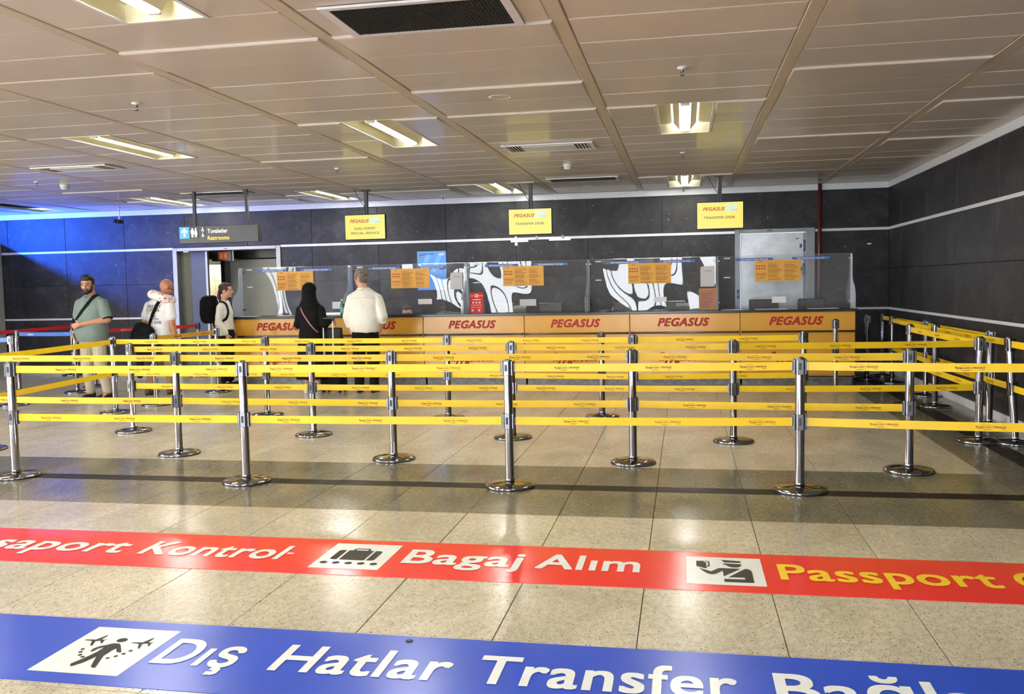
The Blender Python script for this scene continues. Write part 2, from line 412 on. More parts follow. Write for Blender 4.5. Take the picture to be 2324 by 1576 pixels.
# ------------------------------------------------------------------ floor
def build_floor():
    fl = struct(one_box('floor', 'grout', None, XL, XR, YF, YB + 3.2, -0.06, -0.004))
    cache = {}
    def tile(w, d, mat):
        k = (round(w,3), round(d,3), mat)
        if k not in cache:
            bm = BM(); g = 0.0022; c = 0.0012
            vs = []
            for z, i in ((-0.008, g), (-c, g), (0.0, g + c)):
                vs.append([bm.verts.new(p) for p in ((i, i, z), (w-i, i, z), (w-i, d-i, z), (i, d-i, z))])
            for a, b in zip(vs, vs[1:]):
                for q in range(4): bm.faces.new((a[q], a[(q+1)%4], b[(q+1)%4], b[q]))
            bm.faces.new(vs[-1])
            cache[k] = mesh_of('tile', bm, mat)
        return cache[k]
    xs = [-0.2 + 0.6*k for k in range(-23, 5)]
    rows = [(2.27,2.94,'L'),(2.94,3.62,'L'),(3.62,4.30,'L'),(4.30,5.00,'L'),(5.00,5.66,'L'),(5.66,6.38,'D'),(6.38,6.55,'K'),(6.55,7.22,'D'),
            (7.22,7.95,'L'),(7.95,8.63,'L')]
    y = 8.63
    while y < YB + 1.9: rows.append((y, y + 0.68, 'L')); y += 0.68
    MATS['granite_black'].node_tree.nodes['Principled BSDF'].inputs['Specular IOR Level'].default_value = 0.08
    MATS['granite_dark'].node_tree.nodes['Principled BSDF'].inputs['Specular IOR Level'].default_value = 0.24
    mats = {'L': 'granite_light', 'D': 'granite_dark', 'K': 'granite_black'}
    far = {'L': BM(), 'D': BM(), 'K': BM()}
    n = 0
    for (y0, y1, m) in rows:
        cols = [(xs[i], xs[i+1], m) for i in range(len(xs)-1)]
        if m == 'L' and y0 > 7: cols += [(2.2, 2.56, 'D'), (2.56, 2.75, 'K'), (2.75, XR, 'D')]
        else: cols += [(2.2, 2.8, m), (2.8, XR, m)]
        for (x0, x1, mm) in cols:
            # seen by the camera?
            cx, cy = (x0+x1)/2, (y0+y1)/2
            a = math.degrees(math.atan2(cx, cy)) + 10.8
            vis = -31.5 < a < 31.5
            if vis and y1 < 11.4 and n < 285:
                link('tile', tile(x1-x0, y1-y0, mats[mm]), fl, (x0, y0, 0)); n += 1
            else:
                bm = far[mm]; g = 0.0022
                vs = [bm.verts.new(p) for p in ((x0+g,y0+g,0),(x1-g,y0+g,0),(x1-g,y1-g,0),(x0+g,y1-g,0))]
                lo = [bm.verts.new((v.co.x, v.co.y, -0.008)) for v in vs]
                bm.faces.new(vs)
                for q in range(4): bm.faces.new((lo[q], lo[(q+1)%4], vs[(q+1)%4], vs[q]))
    bm = far['L']
    vs = [bm.verts.new(p) for p in ((XL,YF,0),(XR,YF,0),(XR,2.268,0),(XL,2.268,0))]; bm.faces.new(vs)
    for k, b in far.items():
        o = obj('distant_tiles', b, mats[k], fl, fixn=False); o['kind'] = 'stuff'
    # expansion joint strip of metal
    bm = BM(); box(bm, -1.404, -1.396, 1.5, 14.9, -0.006, 0.0001)
    obj('expansion_joint', bm, 'chrome_worn', fl)
    # thin dark sealant lines beside the printed strips
    return fl
build_floor()

# ------------------------------------------------------------------ walls
def sub_intervals(x0, x1, cuts):
    iv = [(x0, x1)]
    for a, b in cuts:
        out = []
        for p, q in iv:
            if b <= p or a >= q: out.append((p, q)); continue
            if a > p: out.append((p, a))
            if b < q: out.append((b, q))
        iv = out
    return [(p, q) for p, q in iv if q - p > 0.02]
D1 = (-9.08, -6.99); D2 = (0.805, 2.035)
def build_walls():
    bm = BM()
    box(bm, XL, D1[0], YB+0.03, YB+0.2, 0, 3.0); box(bm, D1[1], D2[0], YB+0.03, YB+0.2, 0, 3.0)
    box(bm, D2[1], XR+0.2, YB+0.03, YB+0.2, 0, 3.0)
    box(bm, D1[0], D1[1], YB+0.03, YB+0.2, 2.26, 3.0); box(bm, D2[0], D2[1], YB+0.03, YB+0.2, 2.29, 3.0)
    wb = struct(obj('wall_back', bm, 'black_plastic'))
    zr = [(0.095, 0.983, True), (1.022, 1.617, True), (1.623, 2.222, True), (2.268, 2.868, False)]
    seams = [2.086 - 1.2125*k for k in range(0, 14)]
    seams = [XR] + seams
    for z0, z1, low in zr:
        for a, b in zip(seams[1:], seams[:-1]):
            for p, q in sub_intervals(max(a, XL), b, [D1, D2] if low else []):
                bm = BM(); cbox(bm, p+0.003, q-0.003, YB, YB+0.029, z0, z1, 0.0025)
                obj('panel', bm, 'dark_laminate', wb)
    bm = BM(); box(bm, XR+0.03, XR+0.2, YF, YB+0.2, 0, 3.0)
    wr = struct(obj('wall_right', bm, 'black_plastic'))
    ys = [15.0, 14.21, 12.81, 11.42, 10.01, 8.62, 7.22, 5.83, 4.43, 3.04, 1.65, 0.25, -1.15, -2.5, -3.9, -5.3, -6.5]
    for z0, z1, low in zr:
        for a, b in zip(ys[1:], ys[:-1]):
            bm = BM(); cbox(bm, XR, XR+0.029, a+0.003, b-0.003, z0, z1, 0.0025)
            obj('panel', bm, 'dark_laminate', wr)
    # trims
    def tr(name, segs):
        bm = BM()
        for s in segs: cbox(bm, *s, 0.003)
        return struct(obj(name, bm, 'white_trim'))
    for i, (z0, z1, t) in enumerate(((0.985, 1.02, 0.012), (2.224, 2.266, 0.012), (2.87, ZC-0.002, 0.02))):
        cuts = [D1, D2] if i < 2 else []
        segs = [(p, q, YB-t, YB+0.029, z0, z1) for p, q in sub_intervals(XL+0.02, XR-t, cuts)]
        tr('trim_%d' % (i+1), segs)
        tr('trim_%d' % (i+4), [(XR-t, XR+0.029, YF+0.1, YB, z0, z1)])
    bm = BM()
    for p, q in sub_intervals(XL+0.02, XR-0.02, [D1, D2]): box(bm, p, q, YB-0.015, YB+0.029, 0.001, 0.093)
    struct(obj('baseboard_back', bm, 'white_trim'))
    bm = BM(); box(bm, XR-0.015, XR+0.029, YF+0.1, YB, 0.001, 0.093)
    struct(obj('baseboard_right', bm, 'white_trim'))
    bm = BM(); sw = [(-5.8, -2.2), (0.6, 7.4)]
    ys0 = YF
    for a, b in sw:
        box(bm, XL-0.2, XL, ys0, a, 0, 3.0); box(bm, XL-0.2, XL, a, b, 0, 0.35); box(bm, XL-0.2, XL, a, b, 2.8, 3.0); ys0 = b
    box(bm, XL-0.2, XL, ys0, YB+0.2, 0, 3.0)
    struct(obj('wall_left', bm, 'corridor_grey'))
    for i, (a, b) in enumerate(sw):  # unseen side windows, added for general light from the left
        bm = BM()
        for k in range(5): y = a + (b-a-0.06)*k/4; box(bm, XL-0.14, XL-0.02, y, y+0.06, 0.35, 2.8)
        box(bm, XL-0.14, XL-0.02, a, b, 0.35, 0.41); box(bm, XL-0.14, XL-0.02, a, b, 2.74, 2.8)
        w = struct(obj('window_%d' % (i+3), bm, 'dark_metal'))
        one_box('pane', 'side_fill_pane', w, XL-0.12, XL-0.11, a+0.01, b-0.01, 0.36, 2.79)
    # front wall behind the camera with three big windows
    bm = BM(); wins = [(-9.9, -6.4), (-2.6, 0.4)]
    xs = XL - 0.2
    for a, b in wins:
        box(bm, xs, a, YF-0.2, YF, 0, 3.0); box(bm, a, b, YF-0.2, YF, 0, 0.35); box(bm, a, b, YF-0.2, YF, 2.75, 3.0); xs = b
    box(bm, xs, XR+0.2, YF-0.2, YF, 0, 3.0)
    struct(obj('wall_front', bm, 'corridor_grey'))
    for i, (a, b) in enumerate(wins):
        bm = BM()
        for q in range(6): x = a+(b-a-0.1)*q/5; box(bm, x, x+0.1, YF-0.14, YF-0.02, 0.35, 2.75)
        box(bm, a, b, YF-0.14, YF-0.02, 0.35, 0.41); box(bm, a, b, YF-0.14, YF-0.02, 2.69, 2.75)
        w = struct(obj('window_%d' % (i+1), bm, 'dark_metal'))
        one_box('pane', 'daylight_pane', w, a+0.01, b-0.01, YF-0.12, YF-0.11, 0.36, 2.74)
build_walls()

# restroom doorway
def build_doorway():
    bm = BM()
    for a, b in ((D1[0], D1[0]+0.085), (D1[1]-0.085, D1[1])): cbox(bm, a, b, YB-0.02, YB+0.22, 0.0, 2.26, 0.004)
    cbox(bm, D1[0]+0.085, D1[1]-0.085, YB-0.02, YB+0.22, 2.2, 2.26, 0.004)
    d = struct(obj('door_1', bm, 'steel_frame'))
    bm = BM(); box(bm, -8.06, -8.0, YB-0.024, YB-0.02, 2.218, 2.232); obj('sensor', bm, 'black_plastic', d)
    one_box('sliding_leaf', 'corridor_dark', d, -8.99, -8.50, YB+0.1, YB+0.14, 0.01, 2.19)
    one_box('leaf_edge', 'steel_frame', d, -8.50, -8.46, YB+0.09, YB+0.15, 0.01, 2.19)
    # corridor shell
    c = struct(one_box('wall_corridor', 'corridor_dark', None, -11.2, -6.2, YB+2.75, YB+2.9, 0, 3.0))
    one_box('side_panel', 'corridor_dark', c, -11.3, -11.2, YB+0.21, YB+2.9, 0, 3.0)
    one_box('side_panel', 'corridor_grey', c, -6.3, -6.2, YB+0.21, YB+2.9, 0, 3.0)
    one_box('soffit', 'corridor_grey', c, -11.2, -6.3, YB+0.21, YB+2.75, 2.34, 2.4)
    # tiled piece of wall seen through the doorway
    tw = struct(one_box('wall_tiled', 'grout', None, -10.25, -9.30, YB+2.3, YB+2.4, 0, 2.33))
    for i in range(4):
        for j in range(7):
            bm = BM(); x = -10.235 + i*0.235; z = 0.01 + j*0.335
            if z + 0.33 > 2.32: continue
            cbox(bm, x+0.003, x+0.232, YB+2.285, YB+2.299, z, z+0.33, 0.002); obj('tile', bm, 'cream_tile', tw)
    one_box('wall_brown', 'corridor_brown', None, -9.29, -8.95, YB+2.1, YB+2.7, 0, 2.33)['kind'] = 'structure'
    g = struct(one_box('wall_grey', 'corridor_grey', None, -8.50, -6.32, YB+1.0, YB+1.1, 0, 2.06))
    one_box('frame', 'steel_frame', g, -8.60, -8.50, YB+0.97, YB+1.12, 0, 2.1)
    one_box('frame', 'dark_metal', g, -8.68, -8.61, YB+0.97, YB+1.12, 0, 2.1)
    s = one_box('lintel_corridor', 'black_plastic', None, -9.3, -6.32, YB+0.9, YB+1.3, 2.08, 2.33); struct(s)
    # orange pictogram sign
    sg = thing('restroom_sign', 'small orange pictogram sign in a dark housing inside the restroom doorway', 'sign', (-8.33, YB+0.42, 2.02))
    one_box('housing', 'black_plastic', sg, -0.22, 0.17, 0.0, 0.08, 0, 0.18)
    one_box('face', 'sign_orange', sg, -0.08, 0.10, -0.006, 0.0, 0.03, 0.16)
    bm = BM()
    for x in (-0.02, 0.05):
        lathe(bm, [(0.010, 0), (0.010, 0.001)], 10, (0,0,0))
        for v in list(bm.verts)[-20:]: v.co = (x + v.co.x, -0.008 - v.co.z, 0.125 + v.co.y)
        prism(bm, [(x-0.016, 0.11), (x+0.016, 0.11), (x+0.010, 0.05), (x-0.010, 0.05)], -0.009, -0.007, 'xz')
    obj('figures', bm, 'poster_orange', sg)
    one_box('hanger', 'steel_frame', sg, 0.175, 0.20, 0.02, 0.05, 0.0, 0.30)
    # glow inside the corridor comes from its own ceiling lamp
    t = thing('corridor_lamp', 'ceiling lamp lighting the restroom corridor', 'lamp', (-9.6, YB+1.7, 2.30))
    one_box('lamp_body', 'white_paint', t, -0.3, 0.3, -0.06, 0.06, 0.0, 0.04)
    one_box('lamp_tube', 'tube_glow', t, -0.28, 0.28, -0.02, 0.02, -0.03, 0.0)
build_doorway()

# steel door
def build_steel_door():
    bm = BM()
    for a, b in ((D2[0], 0.885), (1.915, D2[1])): cbox(bm, a, b, YB-0.03, YB+0.2, 0, 2.29, 0.004)
    d = struct(obj('door_2', bm, 'steel_frame'))
    one_box('frame_head', 'steel_frame', d, 0.885, 1.915, YB-0.022, YB+0.2, 2.235, 2.288, 0.003)
    one_box('door_leaf', 'steel', d, 0.9, 1.855, YB+0.01, YB+0.06, 0.01, 2.215, 0.003)
    one_box('leaf_edge', 'steel_frame', d, 1.862, 1.905, YB+0.0, YB+0.06, 0.01, 2.215, 0.003)
    for z in (2.01, 1.64, 0.5):
        bm = BM()
        for k in (-1, 0, 1): lathe(bm, [(0.014, 0), (0.014, 0.058)], 12, (1.858, YB-0.012, z + k*0.062 - 0.03))
        cbox(bm, 1.80, 1.855, YB-0.006, YB+0.012, z-0.032, z+0.03, 0.006)
        cbox(bm, 1.862, 1.89, YB-0.006, YB+0.012, z-0.085, z+0.085, 0.003)
        autosmooth(obj('hinge', bm, 'chrome_worn', d))
    bm = BM(); box(bm, 1.75, 1.79, YB+0.006, YB+0.01, 2.115, 2.13); obj('sticker', bm, 'black_plastic', d)
    bm = BM(); box(bm, 1.30, 1.385, YB-0.026, YB-0.022, 2.255, 2.27); obj('sensor', bm, 'black_plastic', d)
    bm = BM(); cbox(bm, 0.835, 0.87, YB-0.045, YB-0.03, 1.19, 1.33, 0.004); r = obj('card_reader', bm, 'black_gloss', d)
    one_box('reader_light', 'reader_blue', r, 0.847, 0.858, YB-0.047, YB-0.0455, 1.23, 1.28)
    bm = BM(); tube(bm, [(2.10, YB-0.05, 0.0), (2.10, YB-0.05, ZC)], 0.028, 14)
    p = obj('fire_pipe', bm, 'pipe_red', smooth=True)
    tag(p, 'dark red vertical pipe running up the wall beside the steel door', 'pipe')
    bm = BM()
    for z in (2.245, 1.0): cbox(bm, 2.06, 2.14, YB-0.03, YB-0.001, z-0.012, z+0.012, 0.002)
    obj('bracket', bm, 'white_trim', p)
build_steel_door()

# ------------------------------------------------------------------ ceiling
Y0C, DP = 5.17, 0.528
RUN = [-0.68 + 1.4*k for k in range(-9, 3)]           # runner centre lines
def build_ceiling():
    cl = struct(one_box('ceiling', 'ceiling_dark', None, XL-0.2, XR+0.2, YF-0.2, YB+0.2, ZC+0.13, ZC+0.2))
    bm0 = BM()
    for x in RUN:
        if x < XL: continue
        bm = BM(); cbox(bm, x-0.043, x+0.043, YF, YB, ZC-0.003, ZC+0.03, 0.004)
        obj('runner', bm, 'runner_paint', cl)
    edges = [XL] + [x for x in RUN if x > XL] + [XR]
    cache = {}
    def panel(w, d):
        k = (round(w,3), round(d,3))
        if k not in cache:
            bm = BM(); g = 0.0007; c = 0.012; h = 0.008
            lo = [bm.verts.new(p) for p in ((g+c, g+c, 0), (w-g-c, g+c, 0), (w-g-c, d-g-c, 0), (g+c, d-g-c, 0))]
            md = [bm.verts.new(p) for p in ((g, g, h), (w-g, g, h), (w-g, d-g, h), (g, d-g, h))]
            up = [bm.verts.new(p) for p in ((g, g, 0.03), (w-g, g, 0.03), (w-g, d-g, 0.03), (g, d-g, 0.03))]
            bm.faces.new(lo[::-1])
            for a, b in ((lo, md), (md, up)):
                for q in range(4): bm.faces.new((a[q], a[(q+1)%4], b[(q+1)%4], b[q]))
            cache[k] = mesh_of('panel', bm, 'ceiling_paint')
        return cache[k]
    # dropped panels (near edge hanging low): (column x, row k)
    drops = {(-2.78, 0), (-1.38, 3), (-1.38, 5), (1.42, 9), (1.42, 3), (2.67, 6), (2.67, 10), (0.02, 5), (-2.78, 5), (-4.18, 9), (-5.58, 16), (-6.98, 17),
             (-2.78, 15), (-1.38, 0), (0.02, 15), (-8.38, 16), (-8.38, 13), (-4.18, 16)}
    lights, grilles = [], []
    far = BM()
    for i in range(len(edges)-1):
        a = edges[i] + (0.043 if i else 0); b = edges[i+1] - (0.043 if i < len(edges)-2 else 0)
        cx = (a+b)/2
        col = round((cx - 0.02)/1.4)
        even = (col % 2 == 0) and abs(cx-0.02-1.4*col) < 0.05
        for k in range(-22, 19):
            y = Y0C + DP*k; y1 = min(y + DP, YB - 0.02)
            if y1 - y < 0.1: continue
            segs = [(a, b)]
            fx = even and (k in (5,6,7) or k in (15,16,17) or k in (-4,-3,-2) or k in (-13,-12,-11))
            if fx:
                segs = [(a, cx-0.25), (cx+0.25, b)]
                if k in (5, 15, -4, -13): lights.append((cx, y))
            for (p, q) in segs:
                ang = math.degrees(math.atan2((p+q)/2, y)) + 10.8
                if k >= -2 and -33 < ang < 33:
                    o = link('panel', panel(q-p, y1-y), cl, (p, y, ZC))
                    hit = [d for d in drops if abs(d[0]-cx) < 0.1 and d[1] == k]
                    if hit:
                        o.location.z = ZC - 0.014; o.rotation_euler = (0.020, 0, 0)
                    else:
                        o.location.z = ZC + random.uniform(-0.0015, 0.0015); o.rotation_euler = (random.uniform(-0.001, 0.002), random.uniform(-0.0012, 0.0012), 0)
                else:
                    box(far, p+0.002, q-0.002, y+0.002, y1-0.002, ZC, ZC+0.03)
    o = obj('distant_panels', far, 'ceiling_paint', cl); o['kind'] = 'stuff'
    return lights
LIGHTS = build_ceiling()

names = {}
def light_fixture(cx, y):
    W2, LN, H = 0.245, 3*DP - 0.02, 0.10
    if y < 0: where = 'above and behind the viewer'
    key = (round(cx, 1), round(y))
    lab = {
     (0.0, 8): 'recessed single-tube ceiling light nearest above the third yellow belt row, between two sprinklers',
     (0.0, 13): 'small-looking recessed tube light in front of the wall beside the display over the steel door',
     (-2.8, 8): 'recessed tube ceiling light left of the linear air diffuser, over the middle of the queue',
     (-2.8, 13): 'recessed tube light just in front of the centre display at the wall',
     (-2.8, 3): 'recessed tube light cut by the top edge of the picture, lowest end showing',
     (-5.6, 8): 'recessed tube ceiling light right of the closed square diffuser at the left side',
     (-5.6, 13): 'recessed tube light above and left of the special service display',
     (-8.4, 8): 'recessed tube light beyond the left picture edge, level with the third belt row',
     (-8.4, 13): 'recessed tube light above the wall camera and the restroom sign'}.get(key, 'recessed tube light in the %s bay, %.0f metres %s the viewer' % ({0:'first',-2.8:'second',-5.6:'third',-8.4:'fourth',-11.2:'fifth'}.get(round(cx,1),'outermost'), abs(y), 'behind' if y<0 else 'before'))
    t = thing('ceiling_light', lab, 'lamp', (cx, y + 0.01, ZC), 0, 'recessed tube lights in the ceiling')
    bm = BM()   # tray: four inward faces and a top
    x0, x1, y0, y1 = -W2, W2, 0, LN
    box(bm, x0-0.012, x0, y0, y1, 0, H); box(bm, x1, x1+0.012, y0, y1, 0, H)
    box(bm, x0, x1, y0-0.008, y0, 0, H); box(bm, x0, x1, y1, y1+0.008, 0, H); box(bm, x0, x1, y0, y1, H, H+0.01)
    obj('housing', bm, 'fixture_reflector', t)
    bm = BM()
    for s in (-1, 1):
        prism(bm, [(s*0.045, 0.015), (s*0.050, 0.012), (s*0.11, 0.085), (s*0.105, 0.09)], 0.12, LN-0.12, 'xz')
    obj('reflector_wing', bm, 'fixture_reflector', t)
    bm = BM()
    for yy in (0.10, LN-0.13):
        cbox(bm, -0.04, 0.04, yy, yy+0.03, 0.0, H, 0.004)
    obj('lamp_holder', bm, 'white_paint', t)
    bm = BM(); tube(bm, [(0, 0.13, 0.03), (0, LN-0.13, 0.03)], 0.019, 12)
    obj('lamp_tube', bm, 'tube_glow', t, smooth=True)
    bm = BM()
    for s in (-1, 1): box(bm, s*W2 - 0.012, s*W2 + 0.012, -0.01, LN+0.01, -0.004, 0.001)
    obj('rim', bm, 'white_paint', t)
for cx, y in LIGHTS:
    if y > 2.5 and cx > -9: light_fixture(cx, y)
    elif cx > -9: light_fixture(cx, y)

def grille(cx, y0, y1, label):
    t = thing('air_grille', label, 'vent', (cx, y0, ZC - 0.012), 0, None)
    w, d = 0.46, y1 - y0
    bm = BM()
    for s in ((-w-0.05, -w, -0.04, d+0.04), (w, w+0.05, -0.04, d+0.04), (-w, w, -0.04, 0), (-w, w, d, d+0.04)): box(bm, s[0], s[1], s[2], s[3], -0.004, 0.008)
    obj('frame', bm, 'white_paint', t)
    one_box('duct', 'black_plastic', t, -w, w, 0, d, 0.006, 0.010)
    bm = BM(); n = 44
    for i in range(n):
        x = -w + (i+0.5)*2*w/n; box(bm, x-0.0018, x+0.0018, 0, d, -0.003, 0.005)
    for i in range(22):
        y = (i+0.5)*d/22; box(bm, -w, w, y-0.0018, y+0.0018, -0.003, 0.005)
    o = obj('mesh_grid', bm, 'dark_metal', t); o['kind'] = 'stuff'
grille(-1.385, 4.65, 5.13, 'large dark mesh return-air grille at the top edge of the picture')
grille(-1.40, 12.80, 13.16, 'narrow dark mesh grille behind the smoke detector, near the centre display')
grille(-6.98, 12.68, 13.0, 'dark mesh grille far to the left, above the restroom sign')
def diffuser(cx, y0, y1, label, louvers=True):
    t = thing('air_diffuser', label, 'vent', (cx, y0, ZC - 0.014))
    w, d = 0.44, y1 - y0
    bm = BM()
    for s in ((-w-0.05, -w, -0.04, d+0.04), (w, w+0.05, -0.04, d+0.04), (-w, w, -0.04, 0), (-w, w, d, d+0.04)): cbox(bm, s[0], s[1], s[2], s[3], -0.006, 0.01, 0.003)
    obj('frame', bm, 'white_paint', t)
    one_box('duct', 'black_plastic', t, -w, w, 0, d, 0.006, 0.012)
    bm = BM(); cbox(bm, -w+0.15, w-0.15, 0.04, d-0.04, -0.008, 0.006, 0.003)
    obj('centre_plate', bm, 'white_paint', t)
    for s in (-1, 1):
        for k in range(4):
            x = s*(w-0.02-k*0.034)
            bm = BM(); prism(bm, [(x-0.006, 0.0), (x+0.010, -0.006), (x+0.012, -0.004), (x-0.004, 0.004)], 0.0, d, 'xz')
            obj('louver', bm, 'white_paint', t)
diffuser(-1.42, 9.60, 10.02, 'white louvred air diffuser beside the ceiling light over the queue centre')
diffuser(-7.04, 9.52, 9.86, 'white square plate diffuser at the left, in front of the smoke detector by the camera')

def sprinkler(x, y, label):
    t = thing('sprinkler', label, 'sprinkler', (x, y, ZC))
    bm = BM(); lathe(bm, [(0.038, 0.0), (0.036, -0.008), (0.014, -0.012), (0.012, -0.016)], 20); obj('escutcheon', bm, 'white_paint', t, smooth=True)
    bm = BM(); lathe(bm, [(0.009, -0.012), (0.009, -0.03), (0.006, -0.034)], 12); obj('body', bm, 'chrome_worn', t, smooth=True)
    bm = BM()
    for s in (-1, 1): tube(bm, [(s*0.009, 0, -0.028), (s*0.014, 0, -0.042), (0.002*s, 0, -0.056)], 0.0022, 6)
    obj('yoke', bm, 'chrome_worn', t)
    bm = BM(); lathe(bm, [(0.016, -0.056), (0.017, -0.059), (0.002, -0.060)], 14); obj('deflector', bm, 'chrome_worn', t)
for a in ((0.0, 6.52, 'ceiling sprinkler nearest the viewer, in front of the brightest recessed light'),
          (0.0, 10.76, 'ceiling sprinkler between the two lights above the right half of the queue'),
          (0.0, 14.86, 'ceiling sprinkler close to the wall behind the far right light'),
          (-4.22, 6.55, 'ceiling sprinkler over the left part of the front queue rows'),
          (-4.22, 10.76, 'ceiling sprinkler left of the yellow reflection of the special service display'),
          (-3.9, 14.6, 'ceiling sprinkler close to the wall left of the centre display'),
          (-8.40, 10.7, 'ceiling sprinkler at the far left beside a smoke detector')): sprinkler(*a)
def smoke(x, y, label):
    t = thing('smoke_detector', label, 'smoke detector', (x, y, ZC))
    bm = BM(); lathe(bm, [(0.062, 0.0), (0.062, -0.018), (0.05, -0.024)], 26); obj('base', bm, 'white_paint', t, smooth=True)
    bm = BM(); lathe(bm, [(0.05, -0.024), (0.056, -0.032), (0.054, -0.05), (0.04, -0.062), (0.012, -0.066)], 26); obj('cap', bm, 'white_paint', t, smooth=True)
    bm = BM()
    for k in range(12):
        a = 2*PI*k/12
        x0, y0 = 0.0565*math.cos(a), 0.0565*math.sin(a)
        box(bm, x0-0.006, x0+0.006, y0-0.006, y0+0.006, -0.046, -0.042)
    obj('slots', bm, 'black_plastic', t)
smoke(-1.41, 11.35, 'white round smoke detector behind the louvred diffuser, near the centre')
smoke(-8.33, 11.15, 'white round smoke detector at the far left of the ceiling')
def ring(x, y, label, r=0.095):
    t = thing('ceiling_speaker', label, 'speaker', (x, y, ZC-0.002))
    bm = BM(); lathe(bm, [(r, 0.0), (r, -0.006), (r-0.015, -0.010), (r-0.022, -0.006)], 32, caps=False); obj('rim', bm, 'white_paint', t, smooth=True)
    bm = BM(); lathe(bm, [(r-0.02, -0.003), (r-0.02, -0.006), (0.001, -0.007)], 32); obj('speaker_face', bm, 'ceiling_paint', t)
ring(-1.41, 7.1, 'round flush ceiling speaker between two bright panel edges, in front of the louvred diffuser')
ring(-1.44, 14.05, 'round flush ceiling speaker close to the wall, right of the centre display')
ring(-6.35, 14.2, 'round flush ceiling speaker beside the restroom sign hangers')

# wall camera hanging from the ceiling
t = thing('security_camera', 'small black and white security camera hanging on a bracket at the left wall', 'camera', (-9.75, 14.45, ZC))
bm = BM(); lathe(bm, [(0.03, 0), (0.03, -0.01), (0.012, -0.014), (0.012, -0.20), (0.02, -0.215)], 14); obj('bracket', bm, 'white_paint', t, smooth=True)
bm = BM(); cbox(bm, -0.035, 0.035, -0.11, 0.07, -0.275, -0.21, 0.012); o = obj('body', bm, 'black_plastic', t)
bm = BM(); tube(bm, [(0, -0.11, -0.243), (0, -0.135, -0.243)], 0.026, 16); obj('lens', bm, 'black_gloss', t, smooth=True)

# added unseen blocker cutting the blue light, and the lit column that throws it
struct(one_box('light_blocker', 'corridor_grey', None, -12.68, -12.60, 12.0, YB-0.02, 0, 2.43))
t = thing('advertising_column', 'lit blue advertising column beyond the left end of the queue', 'sign', (-13.75, 12.3, 0))
one_box('column', 'sign_navy', t, -0.2, 0.2, -0.3, 0.3, 0, 2.9, 0.01)
# ------------------------------------------------------------------ overhead displays and sign
def display(cx, lines, label):
    Y = 13.2
    t = thing('display_screen', label, 'screen', (cx, Y, 2.21), 0, None)
    w, h = 0.325, 0.387
    one_box('bezel', 'black_gloss', t, -w, w, 0.0, 0.055, 0, h, 0.006)
    one_box('back_box', 'black_plastic', t, -w*0.7, w*0.7, 0.055, 0.10, 0.06, h-0.06, 0.01)
    s = one_box('panel_border', 'screen_edge', t, -w+0.010, w-0.010, -0.0015, 0.0, 0.012, h-0.012)
    s = one_box('panel', 'screen_yellow', t, -w+0.016, w-0.016, -0.003, -0.001, 0.018, h-0.018)
    wall_text('brand_lettering', t, 'PEGASUS', -0.235, 0.065, 0.262, 0.046, -0.005, 'screen_red', 0.28, 0.035)
    # anniversary numeral
    me = text_mesh('20', 0.075, 0.225, 0.085, 'screen_white', 0, 0.07, plane='xz', base=0.255, lift=-0.0045); link('numeral', me, t)
    wall_text('small_lettering', t, 'YEARS', 0.165, 0.238, 0.258, 0.014, -0.006, 'screen_pink', 0, 0.01)
    for i, (s_, a, b, z) in enumerate(lines):
        wall_text('lettering', t, s_, a, b, z, 0.032, -0.005, 'screen_ink', 0, 0.018)
    bm = BM(); cbox(bm, -0.028, 0.028, 0.06, 0.105, 0.25, ZC-2.21, 0.003); obj('ceiling_mount', bm, 'black_plastic', t)
    bm = BM(); cbox(bm, -0.06, 0.06, 0.03, 0.135, ZC-2.21-0.012, ZC-2.21, 0.003); obj('mount_plate', bm, 'black_plastic', t)
    bm = BM(); tube(bm, [(0.0, 0.055, 0.33), (-0.02, 0.05, 0.5), (-0.10, 0.05, 0.62), (-0.16, 0.05, 0.735), (-0.18, 0.05, ZC-2.21)], 0.005, 6); obj('cable', bm, 'black_plastic', t, smooth=True)
display(-4.765, [('ÖZEL HİZMET', -0.17, 0.17, 0.155), ('SPECIAL SERVICE', -0.225, 0.225, 0.085)], 'yellow hanging display reading special service in Turkish and English')
display(-2.215, [('TRANSFER DESK', -0.225, 0.21, 0.148)], 'yellow hanging transfer desk display above the middle of the counter')
display(0.508, [('TRANSFER DESK', -0.225, 0.21, 0.148)], 'yellow hanging transfer desk display beside the steel door')

